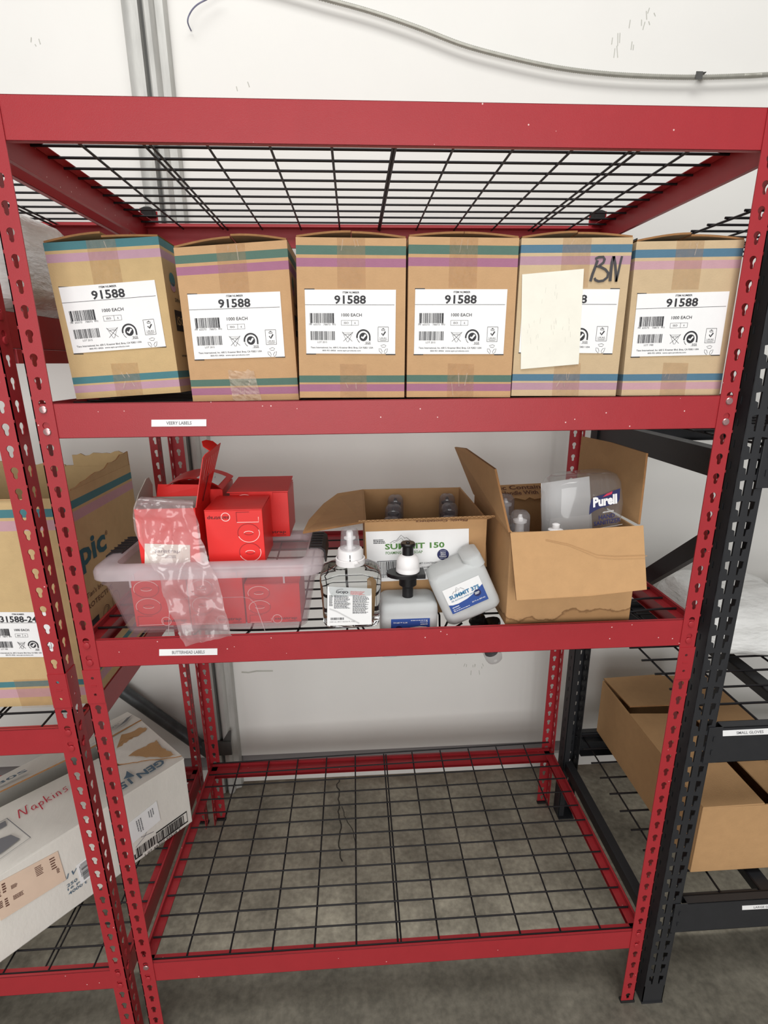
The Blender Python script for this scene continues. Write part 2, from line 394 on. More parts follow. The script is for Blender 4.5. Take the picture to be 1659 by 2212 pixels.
stroke(b, ff, pts, .0045); stroke(b, ff, [(p[0] + .05 * i / 12 + .01, p[1] + .02) for i, p in enumerate(pts[8:20])], .0025)
b.build('crack', CRACK, floor)

# ------------------------------------------------------------------ wall fittings
t = thing('steel_column', 'galvanised ribbed steel column running up the white wall', 'column', (-.005, .78, 0))
prof = [(-.058, .812), (-.058, .775)] + [(-.033 - .025 * math.cos(math.pi * i / 10), .773 - .022 * math.sin(math.pi * i / 10)) for i in range(1, 8)] + [(-.0135, .757), (-.012, .775), (-.002, .775), (-.001, .757), (.004, .752), (.016, .752), (.02, .757), (.024, .776), (.043, .782), (.046, .812)]
b = B(); k = len(prof)
b.add([(x, y, z) for z in (0.0, 3.4) for x, y in prof], [(i, i + 1, k + i + 1, k + i) for i in range(k - 1)] + [(k - 1, 0, k, 2 * k - 1)])
b.build('channel', GALV, t, smooth=35, world=True)
b = B(); b.box(-.0125, -.0015, .7735, .7745, 0, 3.4); b.build('slot', GALVD, t, world=True)
b = B(); b.box(-.075, .03, .742, .75, .185, .243); b.sheet([(.0, .749, .243), (.03, .749, .243), (.034, .749, .285), (.026, .749, .285)], .003)
b.build('bracket', GALVD, t, world=True)
b = B(); b.tube([(-.06, .775, .172), (-.35, .775, .462), (-1.1, .775, 1.212)], .0225, 14)
tag(b.build('brace_pipe', PIPE, smooth=60), 'weathered grey diagonal brace pipe meeting the steel column low down', 'pipe')
t = thing('metal_conduit', 'grey armoured cable sagging across the white wall above the racks', 'cable', (1.2, .80, 2.36))
ctl = [(-.1, 2.60), (.25, 2.548), (.459, 2.506), (.581, 2.481), (.706, 2.449), (.833, 2.412), (.963, 2.386), (1.095, 2.3655), (1.228, 2.354), (1.362, 2.3495), (1.497, 2.3496), (1.632, 2.355), (1.712, 2.36), (1.95, 2.382), (2.4, 2.43)]
def catmull(P, n):
    out = []
    for i in range(1, len(P) - 2):
        p0, p1, p2, p3 = [V(a) for a in P[i - 1:i + 3]]
        for j in range(n):
            u = j / n; out.append(.5 * ((2 * p1) + (p2 - p0) * u + (2 * p0 - 5 * p1 + 4 * p2 - p3) * u * u + (3 * p1 - p0 - 3 * p2 + p3) * u ** 3))
    return out
pts = catmull([(x, .795, z) for x, z in ctl], 44)
b = B(); b.tube(pts, [(.0066 if i % 2 else .0052) for i in range(len(pts))], 8); b.build('cable', CONDUIT, t, smooth=60, world=True)
b = B(); b.box(1.492, 1.512, .786, .787, 2.341, 2.36); b.sheet([(1.505, .787, 2.358), (1.522, .787, 2.36), (1.53, .812, 2.364), (1.512, .812, 2.362)], .0012)
b.build('clip', GALVD, t, world=True)
b = B(); b.tube(catmull([(.22, .79, 2.53), (.19, .79, 2.512), (.1653, .79, 2.4994), (.1312, .785, 2.4809), (.1115, .785, 2.4635), (.1012, .79, 2.4463), (.1036, .812, 2.4353), (.104, .83, 2.43)], 8), .0018, 6)
tag(b.build('loose_wire', BLUEW, smooth=60), 'thin blue-grey loose wire curling out of the white wall', 'wire')

# ------------------------------------------------------------------ shelving racks
P = .0365
def Z(i): return (41.7 - i) * P
W = 1.1767; D = .638; FW = .0165; T = .0018
def raypoly(ang, poly, c):
    d = (math.cos(ang), math.sin(ang)); best = None
    for i in range(len(poly)):
        (x1, y1), (x2, y2) = poly[i], poly[(i + 1) % len(poly)]
        x1 -= c[0]; x2 -= c[0]; y1 -= c[1]; y2 -= c[1]
        ex, ey = x2 - x1, y2 - y1; den = d[0] * ey - d[1] * ex
        if abs(den) < 1e-12: continue
        s = (x1 * ey - y1 * ex) / den; u = (x1 * d[1] - y1 * d[0]) / den
        if s > 0 and -1e-6 <= u <= 1 + 1e-6 and (best is None or s > best): best = s
    return (c[0] + d[0] * best, c[1] + d[1] * best)
def cellring(hole, c, x0, x1, z0, z1):
    rc = [(x0, z0), (x1, z0), (x1, z1), (x0, z1)]
    angs = sorted(set(round(math.atan2(y - c[1], x - c[0]), 5) for x, y in hole + rc))
    return [raypoly(a, hole, c) for a in angs], [raypoly(a, rc, c) for a in angs]
def cell(b, ring, place, t, edge=None):
    """place(a, z, d): a across, z up, d depth into the sheet"""
    inner, outer = ring; k = len(inner); o = len(b.v)
    for d in (0, t):
        b.v += [V(place(a, z, d)) for a, z in inner] + [V(place(a, z, d)) for a, z in outer]
    for i in range(k):
        j = (i + 1) % k
        b.f += [(o + i, o + j, o + k + j, o + k + i), (o + 2 * k + i, o + 3 * k + i, o + 3 * k + j, o + 2 * k + j), (o + i, o + 2 * k + i, o + 2 * k + j, o + j), (o + k + i, o + k + j, o + 3 * k + j, o + 3 * k + i)]
        b.m += [0] * 4
key = [(.0062 * math.cos(math.radians(a)), .0062 * math.sin(math.radians(a))) for a in range(-50, 231, 28)] + [(-.0036, -.0056), (-.0036, -.0112), (-.002, -.0142), (.002, -.0142), (.0036, -.0112), (.0036, -.0056)]
small = [(.0030 * math.cos(2 * math.pi * i / 10), -.006 + .0030 * math.sin(2 * math.pi * i / 10)) for i in range(10)]
KEY = cellring(key, (0, -.003), -FW, FW, -.68 * P, .32 * P)
SML = cellring(small, (0, -.006), -FW, FW, -.68 * P, .32 * P)
def flanges(b, xc, yc, sx, sy, idx, ring, dp=0):
    for i in idx:
        z0 = Z(i)
        cell(b, ring, lambda a, z, d: (xc + sx * (FW + a) - 0, yc + sy * d - sy * dp, z0 + z), T)
        cell(b, ring, lambda a, z, d: (xc + sx * d - sx * dp, yc + sy * (FW + a), z0 + z), T)
rb = B(); rb.lathe([(.0066, 0), (.0066, .001), (.0055, .0022), (.002, .0026)], 12)
RIVET_RED = rb.build('rivet', RED, smooth=40); RIVET_BARE = rb.build('rivet', RIV, smooth=40)
for o in (RIVET_RED, RIVET_BARE): COL.objects.unlink(o)
def post(root, xc, yc, sx, sy, rivets=(), side_rivets=(), bare=()):
    b = B(); flanges(b, xc, yc, sx, sy, range(-11, 14), KEY)
    ztop = Z(-12) - .0
    for (x0, x1, y0, y1) in ((min(xc, xc + sx * 2 * FW), max(xc, xc + sx * 2 * FW), min(yc, yc + sy * T), max(yc, yc + sy * T)), (min(xc, xc + sx * T), max(xc, xc + sx * T), min(yc, yc + sy * 2 * FW), max(yc, yc + sy * 2 * FW))):
        b.box(x0, x1, y0, y1, Z(-11) + .32 * P, ztop + .003)
    up = b.build('upper_post', RED, root, world=True)
    b = B(); flanges(b, xc, yc, sx, sy, (14, 15), SML, .0014); flanges(b, xc, yc, sx, sy, range(16, 42), KEY)
    # slit pressed into the coupling
    zs = Z(14.62)
    b.box(*sorted((xc + sx * .011, xc + sx * .022)), *sorted((yc - sy * .0014, yc - sy * .0021)), zs - .0012, zs + .0012)
    lo = b.build('lower_post', RED, root, world=True)
    b = B(); b.box(*sorted((xc - sx * .0025, xc + sx * 2 * FW + sx * .001)), *sorted((yc - sy * .0025, yc + sy * .010)), 0, .007)
    b.build('foot', FOOT, root, world=True, bevel=.001)
    if sy < 0:
        b = B(); b.loft([(xc + sx * .014, yc + sy * .014, ztop - .012, .0165, .0165, .006), (xc + sx * .014, yc + sy * .014, ztop + .004, .0162, .0162, .008), (xc + sx * .014, yc + sy * .014, ztop + .009, .009, .009, .006)]); b.build('post_cap', FOOT, root, smooth=40, world=True)
    po = parent_origin(root)
    for i in list(rivets):
        r = inst(RIVET_BARE if i in bare else RIVET_RED, lo if i > 13 else up, V((xc + sx * FW, yc, Z(i) - .0098)) - po, (math.radians(90 * sy), 0, 0))
    for i in side_rivets:
        inst(RIVET_RED, lo if i > 13 else up, V((xc, yc + sy * FW, Z(i) - .0098)) - po, (0, math.radians(-90 * sx), 0))
BH = .058
def beam_parts(run, fy, sy, zt, flip):
    """list of boxes (a0,a1,d0,d1,z0,z1) of a stepped beam; a along the run, d inward"""
    q = [(0, .0015, 0, BH), (0, .007, 0, .0015), (.0055, .007, 0, .012), (.0055, .026, .0105, .012), (0, .010, BH - .0015, BH)]
    out = []
    for d0, d1, z0, z1 in q:
        if flip: z0, z1 = BH - z1, BH - z0
        out.append((run[0], run[1], fy + sy * d0, fy + sy * d1, zt - z1, zt - z0))
    return out
def beam_x(root, name, x0, x1, fy, sy, zt, flip=False, m=None):
    b = B()
    for a0, a1, d0, d1, z0, z1 in beam_parts((x0, x1), fy, sy, zt, flip): b.box(a0, a1, min(d0, d1), max(d0, d1), z0, z1)
    return b.build(name, m or RED, root, world=True, bevel=.0006)
def beam_y(root, name, y0, y1, fx, sx, zt, flip=False, m=None):
    b = B()
    for a0, a1, d0, d1, z0, z1 in beam_parts((y0, y1), fx, sx, zt, flip): b.box(min(d0, d1), max(d0, d1), a0, a1, z0, z1)
    return b.build(name, m or RED, root, world=True, bevel=.0006)
def deck(root, x0, x1, longs, crosses, y0, y1, zf, r=.0023, extra=(), m=None, cut=None):
    """welded wire deck; every wire is a piece of its own; cut = (xa, xb, ya, yb) snipped-out corner"""
    d = bpy.data.objects.new('wire_deck', None); COL.objects.link(d); d.parent = root; d.empty_display_size = .05
    d.location = V((x0, y0, zf(x0, y0))) - root.location
    def runs(pts):
        out = [[]]
        for p in pts:
            if cut and cut[0] < p[0] < cut[1] and cut[2] < p[1] < cut[3]:
                if out[-1]: out.append([])
            else: out[-1].append(p)
        return [q for q in out if len(q) > 1]
    n1 = 60 if cut else 16; n2 = 40 if cut else 10
    W_ = [[(lerp(x0, x1, i / n1), y, zf(lerp(x0, x1, i / n1), y)) for i in range(n1 + 1)] for y in crosses]
    W_ += [[(x, lerp(y0, y1, i / n2), zf(x, lerp(y0, y1, i / n2)) - 2 * r * .9) for i in range(n2 + 1)] for x in longs]
    W_ += [[(x + dx, lerp(y0, y1, i / 4), zf(x, lerp(y0, y1, i / 4)) - dz) for i in range(5)] for x, dx, dz in extra]
    for w_ in W_:
        for q in runs(w_):
            b = B(); b.tube(q, r, 6); b.build('wire', m or WIRE, d, smooth=70, world=True)
    return d
CR = [.6335 - .0518 * k for k in range(13)][::-1]
CR[0] = .014
# ---- the red rack in the middle
rack = thing('shelving_rack', 'red boltless steel shelving rack with four wire shelves in the middle', 'shelving rack', (W / 2, D / 2, 0), 'red keyhole racks')
fr = [-12, -11, 0, 1, 12, 13, 35, 36]
post(rack, -FW, 0, 1, 1, fr, bare=(0, 1, 35)); post(rack, W + FW, 0, -1, 1, fr, bare=(0, 1)); post(rack, -FW, D, 1, -1); post(rack, W + FW, D, -1, -1)
SH = {-12: True, 0: False, 12: False, 35: False}
for i in SH:
    zt = Z(i) - (.004 if i == -12 else 0); zb = zt - (.022 if i == -12 else 0); zs_ = zt - (.011 if i == -12 else 0)
    beam_x(rack, 'front_beam', -.013, W + .013, .002, 1, zt, False, REDW if i in (0, 12) else RED)
    beam_x(rack, 'back_beam', -.013, W + .013, D - .002, -1, zb)
    beam_y(rack, 'side_beam', .006, D - .006, -FW + .002, 1, zs_); beam_y(rack, 'side_beam', .006, D - .006, W + FW - .002, -1, zs_)
LONG = [.0874 + .1003 * k for k in range(11)]
deck(rack, -.008, W + .008, [-.0 + .1016 * k + .08 for k in range(11)], CR, .014, .632, lambda x, y: 1.932 - .006 * y / .63, extra=[(.1816, .012, .006), (.9944, .012, .006), (.5880, .004, .006)])
deck(rack, -.008, W + .008, LONG, CR, .014, .632, lambda x, y: Z(0) - .0065, extra=[(LONG[1], .01, .006), (LONG[9], .01, .006)])
def sag(x, y):
    s = max(0, min(1, (x - .02) / .3)) * max(0, min(1, (1.16 - x) / .2)); s = s * s * (3 - 2 * s)
    q = max(0, min(1, (y - .014) / .07)) * max(0, min(1, (.632 - y) / .2))
    dip = max(0, 1 - ((x - .614) / .098) ** 2) if abs(x - .614) < .098 else 0
    dq = 1 if .03 < y < .12 else 0
    return Z(12) - .0065 - .024 * s * q - .060 * min(1, dip * 2.6) * dq
deck(rack, -.008, W + .008, LONG, CR, .014, .632, sag, cut=(.735, .835, .03, .112))
deck(rack, -.006, W + .006, LONG, CR, .014, .632, lambda x, y: Z(35) - .0055 + (y / .632) ** 2 * (.006 + .022 * x / W), extra=[(LONG[5], .008, .006)])

# ---- the red rack on the left, cut by the frame
LX = -.043                                   # its right outer face
rl = thing('shelving_rack', 'red boltless steel shelving rack cut off by the left edge of the photo', 'shelving rack', (LX - W / 2 - FW, .3, 0), 'red keyhole racks')
YO = -.010
post(rl, LX, YO, -1, 1, [-12, -11, -4, -3, 17, 18, 35, 36], (-4, -3, 17, 18, 35, 36)); post(rl, LX - W - 2 * FW, YO, 1, 1); post(rl, LX, YO + D, -1, -1); post(rl, LX - W - 2 * FW, YO + D, 1, -1)
for i, flip in {-12: True, -4: False, 17: False, 35: False}.items():
    zt2 = Z(i) - (.004 if i == -12 else 0)
    xa, xb = LX - W - 2 * FW + .003, LX - .003
    flip = False; zb = zt2 - (.022 if i == -12 else 0)
    beam_x(rl, 'front_beam', xa, xb, YO + .002, 1, zt2); beam_x(rl, 'back_beam', xa, xb, YO + D - .002, -1, zb)
    beam_y(rl, 'side_beam', YO + .006, YO + D - .006, LX - .002, -1, (zt2 + zb) / 2); beam_y(rl, 'side_beam', YO + .006, YO + D - .006, xa + .001, 1, (zt2 + zb) / 2)
    dz = .0265 if i == -12 else .0065
    deck(rl, xa + .005, xb - .005, [LX - .02 - .1016 * k - .06 for k in range(11)], [y + YO for y in CR], .006, .62, (lambda zz: (lambda x, y: zz))(zt2 - dz), extra=[(LX - .1816, -.012, .006)])
# a second, lower rail bolted under the upper side beam
b = B(); b.box(LX - .006, LX + .0005, YO + .04, YO + D - .04, Z(-4) - .082, Z(-4) - .0585); b.build('lower_rail', RED, rl, world=True, bevel=.0006)

# ---- the black rack on the right, cut by the frame
BX = 1.2125; BW = .053; BY = -.005; BD = .615; BP = .0398; RW = 1.23
rk = thing('shelving_rack', 'black teardrop-slot steel shelving rack at the right edge of the photo', 'shelving rack', (BX + RW / 2, .3, 0))
tear = [(-.0052, .0135), (.0065, .0155), (.0060, -.0145), (.0028, -.0145), (.0016, -.003), (-.0042, -.0005)]
tearR = [(-x, z) for x, z in tear][::-1]
slit = [(-.0022, .007), (.0022, .007), (.0022, -.007), (-.0022, -.007)]
TL_ = cellring(tear, (.0035, .004), -BW / 4, BW / 4, -BP / 2, BP / 2); TR_ = cellring(tearR, (-.0035, .004), -BW / 4, BW / 4, -BP / 2, BP / 2)
SLT = cellring(slit, (0, 0), -.022, .022, -BP / 2, BP / 2)
def black_post(x0, y0, sy, h=1.93):
    n = int((h - .06) / BP); b = B(); t_ = .002
    for k in range(n):
        z0 = .06 + (k + .5) * BP
        cell(b, TL_, lambda a, z, d: (x0 + BW / 4 + a, y0 + sy * d, z0 + z), t_); cell(b, TR_, lambda a, z, d: (x0 + 3 * BW / 4 + a, y0 + sy * d, z0 + z), t_)
        for xs, s in ((x0, 1), (x0 + BW, -1)):
            cell(b, SLT, lambda a, z, d: (xs + s * d, y0 + sy * (.022 + a), z0 + z), t_)
    b.box(x0, x0 + BW, *sorted((y0, y0 + sy * t_)), .004, .06); b.box(x0, x0 + t_, *sorted((y0, y0 + sy * .044)), .004, .06); b.box(x0 + BW - t_, x0 + BW, *sorted((y0, y0 + sy * .044)), .004, .06)
    b.box(x0 - .002, x0 + .02, *sorted((y0 + sy * .042, y0 + sy * .044)), .004, .06 + n * BP)
    b.build('post', BLK, rk, world=True)
    b = B(); b.box(x0 - .001, x0 + BW + .001, *sorted((y0 - sy * .002, y0 + sy * .055)), 0, .005); b.build('foot_plate', BLK, rk, world=True)
for x0 in (BX, BX + RW - BW): black_post(x0, BY, 1); black_post(x0, BY + BD, -1)
BS = (.335, .8315, 1.4443)
def black_beam(name, fy, sy, zt, h=.0905, lip=True):
    b = B(); xa, xb = BX + .038, BX + RW - .038
    f0 = fy - sy * .003
    b.box(xa, xb, *sorted((f0, f0 + sy * .002)), zt - h, zt); b.box(xa + .03, xb - .03, *sorted((f0, f0 + sy * .02)), zt - .002, zt)
    b.box(xa + .03, xb - .03, *sorted((f0 + sy * .018, f0 + sy * .02)), zt - .02, zt); b.box(xa + .03, xb - .03, *sorted((f0 + sy * .018, f0 + sy * .042)), zt - .022, zt - .02)
    b.box(xa + .03, xb - .03, *sorted((f0, f0 + sy * .03)), zt - h, zt - h + .002)
    o = b.build(name, BLK, rk, world=True, bevel=.0006)
    for zz in (.028, .062):
        c = B(); c.box(xa + .012, xa + .016, *sorted((f0, f0 - sy * .002)), zt - zz - .006, zt - zz + .006); c.build('hook', BLK, o, world=True)
    return o
for zt3 in BS:
    black_beam('front_beam', BY, 1, zt3); black_beam('back_beam', BY + BD, -1, zt3)
    if zt3 > 1:
        b = B(); b.box(BX + .004, BX + .036, .04, BD - .05, zt3 - .085, zt3 - .03); b.build('side_beam', BLK, rk, world=True, bevel=.001)
    deck(rk, BX + .045, BX + RW - .045, [BX + .075 + .1016 * k for k in range(12)], [.02 + .0635 * k for k in range(10)], .015, .6, (lambda zz: (lambda x, y: zz))(zt3 - .012), r=.0028)
    for xx in (.30, .62, .93):
        b = B(); b.box(BX + xx - .02, BX + xx + .02, .02, .59, zt3 - .045, zt3 - .0205); b.build('deck_channel', BLK, rk, world=True, bevel=.001)
deck(rk, BX + .055, BX + RW - .055, [BX + .06 + .1016 * k for k in range(12)], [.06 + .055 * k for k in range(10)], .02, .59, lambda x, y: 1.857, r=.0026)
b = B(); b.box(BX + .038, BX + RW - .038, BY - .003, BY - .001, 1.86, 1.92); b.build('front_beam', BLK, rk, world=True)
# side frame: low rail and diagonal brace
b = B(); b.box(BX + .006, BX + .032, .03, BD - .045, .205, .240); b.build('side_rail', BLK, rk, world=True, bevel=.001)
b = B(); b.sheet([(BX + .03, .57, .775), (BX + .03, .57, .825), (BX + .03, .04, 1.275), (BX + .03, .04, 1.225)], .018); b.build('brace', BLK, rk, world=True)

# ------------------------------------------------------------------ shelf name strips
def strip(name, label, TL, TR, BR, BL, txt, uw, root_y):
    t = thing(name, label, 'label', ((TL[0] + BR[0]) / 2, root_y, BL[1]), 'shelf name strips')
    q = [(p[0], root_y, p[1]) for p in (TL, TR, BR, BL)]
    pl = plate('paper', t, *q, WHITE)
    b = B(); f = quadmap(*q, .0007); text(b, f, txt, .5, .5, uw, .48, .012); b.build('lettering', GREYP, pl, world=True)
strip('shelf_label', 'white strip lettered VEERY LABELS on the upper red beam', (.1723, 1.4934), (.2632, 1.4929), (.2621, 1.4813), (.1708, 1.4819), 'VEERY LABELS', .46, .0015)
strip('shelf_label', 'white strip lettered BUTTERHEAD LABELS on the middle red beam', (.1316, 1.0606), (.2406, 1.0580), (.2393, 1.0441), (.1299, 1.0467), 'BUTTERHEAD LABELS', .56, .0015)
strip('shelf_label', 'white strip lettered SMALL GLOVES on the upper black beam', (1.2801, .8243), (1.4001, .8247), (1.4033, .8093), (1.2826, .8101), 'SMALL GLOVES', .5, BY - .0036)
strip('shelf_label', 'white strip lettered LARGE GLOVES on the lower black beam', (1.4175, .319), (1.5375, .317), (1.54, .3035), (1.4201, .3055), 'LARGE GLOVES', .52, BY - .0036)

# ------------------------------------------------------------------ striped label cartons
def item_label(b, f, number, lot, mask=None):
    """everything printed on the carton label except its square code"""
    text(b, f, 'ITEM NUMBER', .505, .042, .183, .030, .02)
    text(b, f, number, .495, .152, .348 if len(number) < 7 else .56, .134, .024)
    rect(b, f, 0, .228, .985, .234)
    bars(b, f, .05, .36, .315, .515, 3); rect(b, f, .05, .36, .056, .545); rect(b, f, .062, .36, .068, .545); rect(b, f, .297, .36, .303, .545); rect(b, f, .309, .36, .315, .545)
    text(b, f, '7', .042, .537, None, .026, 0); text(b, f, '65573', .125, .537, .075, .026, 0); text(b, f, '78873', .235, .537, .075, .026, 0); text(b, f, '0', .328, .537, None, .026, 0)
    bars(b, f, .05, .642, .32, .783, 8); text(b, f, 'LOT ' + lot, .18, .815, .105, .028, .0)
    text(b, f, '1000 EACH', .51, .387, .225, .05, .012)
    for v in (.472, .548): rect(b, f, .395, v - .002, .585, v + .002)
    for u in (.395, .508, .585): rect(b, f, u - .0015, .472, u + .0015, .548)
    text(b, f, 'ISO', .45, .511, .05, .03, .008); text(b, f, '6', .547, .511, None, .03, .008)
    stroke(b, f, [(.408, .662), (.520, .662), (.470, .81), (.458, .81)], .0006, closed=True)
    stroke(b, f, [(.402, .652), (.515, .80)], .0006); stroke(b, f, [(.526, .652), (.415, .80)], .0006); text(b, f, 'LATEX', .464, .692, .075, .026, 0)
    r = .045; a = f.w / f.h
    disc(b, f, .64, .73, r, r * a); stroke(b, f, [(.618, .728), (.635, .752), (.666, .695)], .0030, 1, lift=.0004)
    stroke(b, f, arc(.64, .73, .072, .072 * a, 190, 0) + [(.712, .79)], .0026)
    stroke(b, f, arc(.64, .73, .072, .072 * a, 195, 235), .0008)
    text(b, f, 'SGS', .692, .825, .055, .036, .01); rect(b, f, .65, .846, .725, .849)
    for p0, p1 in (((.805, .573), (.92, .573)), ((.92, .573), (.92, .802)), ((.92, .802), (.805, .802)), ((.805, .802), (.805, .573))): stroke(b, f, [p0, p1], .0006)
    stroke(b, f, arc(.862, .62, .018, .02, 200, -20), .0007); rect(b, f, .845, .625, .88, .632); rect(b, f, .859, .59, .866, .612)
    stroke(b, f, [(.845, .672), (.86, .705), (.888, .645)], .0022); text(b, f, 'UKAS', .862, .748, .075, .026, 0); rect(b, f, .815, .77, .91, .774); rect(b, f, .83, .783, .895, .787)
    for k in range(3):     # three chasing arrows
        a0 = 90 + 120 * k
        P0 = [(.865 + .05 * math.cos(math.radians(a0 + d)), .925 - .05 * a * math.sin(math.radians(a0 + d))) for d in (-38, -8, 38)]
        P1 = [(.865 + .026 * math.cos(math.radians(a0 + d)), .925 - .026 * a * math.sin(math.radians(a0 + d))) for d in (30, -38)]
        stroke(b, f, P0 + P1, .0006, closed=True)
    text(b, f, 'Tians International, Inc. 600 S. Kraemer Blvd. Brea, CA 92821 USA', .40, .903, .70, .032, .012)
    text(b, f, '800-951-8426  www.epic-products.com', .395, .952, .43, .03, .012)
def band_walls(b, c0, y0, y1, bands, th=.004):
    """carton walls from the front corners (TL,TR,BR,BL as x,z) run back from y0 to y1; bands = (v0,v1,material)"""
    TL, TR, BR, BL = c0
    def pt(u, v, y): 
        x = lerp(lerp(TL[0], TR[0], u), lerp(BL[0], BR[0], u), v); z = lerp(lerp(TL[1], TR[1], u), lerp(BL[1], BR[1], u), v); return V((x, y, z))
    wd = TR[0] - TL[0]; e = th / wd
    for v0, v1, mi in bands:
        o = [(0, y0), (1, y0), (1, y1), (0, y1)]
        for k in range(4):
            (ua, ya), (ub, yb) = o[k], o[(k + 1) % 4]
            b.add([pt(ua, v1, ya), pt(ub, v1, yb), pt(ub, v0, yb), pt(ua, v0, ya)], [(0, 1, 2, 3)], mi)
    i_ = [(e, y0 + th), (1 - e, y0 + th), (1 - e, y1 - th), (e, y1 - th)]; o = [(0, y0), (1, y0), (1, y1), (0, y1)]
    for k in range(4):
        (ua, ya), (ub, yb) = i_[k], i_[(k + 1) % 4]; (oa, pa), (ob, pb) = o[k], o[(k + 1) % 4]
        b.add([pt(ua, 0, ya), pt(ub, 0, yb), pt(ub, .99, yb), pt(ua, .99, ya)], [(0, 1, 2, 3)], 0)
        b.add([pt(oa, 0, pa), pt(ob, 0, pb), pt(ub, 0, yb), pt(ua, 0, ya)], [(0, 1, 2, 3)], 1)
    b.add([pt(0, 1, y0), pt(1, 1, y0), pt(1, 1, y1), pt(0, 1, y1)], [(3, 2, 1, 0)], 0)
    b.add([pt(e, .99, y0 + th), pt(1 - e, .99, y0 + th), pt(1 - e, .99, y1 - th), pt(e, .99, y1 - th)], [(0, 1, 2, 3)], 0)
    return pt
def bent_flap(b, p_h0, p_h1, p_e0, p_e1, rise0, rise1, th=.003, n=6, droop=0.0):
    """top flap from hinge (front p_h0, back p_h1) to free edge (p_e0, p_e1), arching up"""
    rows_t = []; rows_b = []
    for j in range(5):
        s = j / 4; h = V(p_h0).lerp(V(p_h1), s); e = V(p_e0).lerp(V(p_e1), s); rise = lerp(rise0, rise1, s)
        rows_t.append([h.lerp(e, i / n) + V((0, 0, rise * math.sin(math.pi / 2 * i / n) + th)) for i in range(n + 1)])
        rows_b.append([p - V((0, 0, th)) for p in rows_t[-1]])
    b.grid(rows_t); b.grid([r[::-1] for r in rows_b])
    for rt, rbm in ((rows_t[0], rows_b[0]), (rows_t[-1][::-1], rows_b[-1][::-1])):
        for i in range(n): b.add([rbm[i], rbm[i + 1], rt[i + 1], rt[i]], [(0, 1, 2, 3)], 1)
    b.add([r[n] for r in rows_t] + [r[n] for r in rows_b], [(k, k + 1, 6 + k, 5 + k) for k in range(4)], 1)
CART = [
 dict(c=[(.0085, 1.7764), (.1955, 1.787), (.204, 1.5343), (.0211, 1.5243)], y=.07, l=[(.0224, 1.7084), (.1817, 1.7202), (.1877, 1.613), (.0296, 1.6023)], mat=CARDY, s=('teal', 'lilac'), lot='2015', lab='teal and lilac striped carton tilted at the left end of the upper shelf', top=(.0, .05), rise=(.010, .004), no='91588'),
 dict(c=[(.226, 1.765), (.4096, 1.7773), (.4159, 1.5206), (.2312, 1.5200)], y=.045, l=[(.2409, 1.6941), (.3939, 1.6987), (.3956, 1.5941), (.242, 1.5904)], mat=CARD, s=('green', 'violet'), lot='2015', lab='green striped carton with crumpled clear tape low on its front, beside the tilted carton', top=(.05, .10), rise=(.009, .012), no='91588'),
 dict(c=[(.4265, 1.7763), (.6037, 1.7752), (.6011, 1.5241), (.4203, 1.5256)], y=.02, l=[(.4371, 1.6985), (.5868, 1.6981), (.5852, 1.5967), (.4352, 1.5985)], mat=CARD, s=('green', 'violet'), lot='2015', lab='green and violet striped carton, third from the left on the upper shelf', top=(.046, .1), rise=(.008, .007), no='91588'),
 dict(c=[(.6075, 1.7773), (.7882, 1.7759), (.7879, 1.5224), (.6051, 1.5245)], y=.018, l=[(.6186, 1.6986), (.7728, 1.6984), (.7715, 1.5951), (.6171, 1.5962)], mat=CARD, s=('green', 'violet'), lot='2015', lab='green and violet striped carton just left of the one marked BN', top=(.046, .1), rise=(.006, .006), no='91588'),
 dict(c=[(.7921, 1.7757), (.9787, 1.7776), (.9781, 1.5224), (.7899, 1.5245)], y=.018, l=[(.7995, 1.6986), (.9644, 1.6984), (.9634, 1.5949), (.7985, 1.5977)], mat=CARDG, s=('blue', 'mauve'), lot='2015', lab='blue striped carton marked BN in black marker with a blank sticker over its label', top=(.04, .088), rise=(.008, .006), no='91588'),
 dict(c=[(.9851, 1.7713), (1.1700, 1.7747), (1.1700, 1.5221), (.9885, 1.5226)], y=.018, l=[(.9963, 1.6907), (1.157, 1.6948), (1.1577, 1.5913), (.9978, 1.5891)], mat=CARDG, s=('blue', 'pinklilac'), lot='1980', lab='blue and pink striped carton at the right end of the upper shelf', top=(.05, .1), rise=(.010, .007), no='91588'),
]
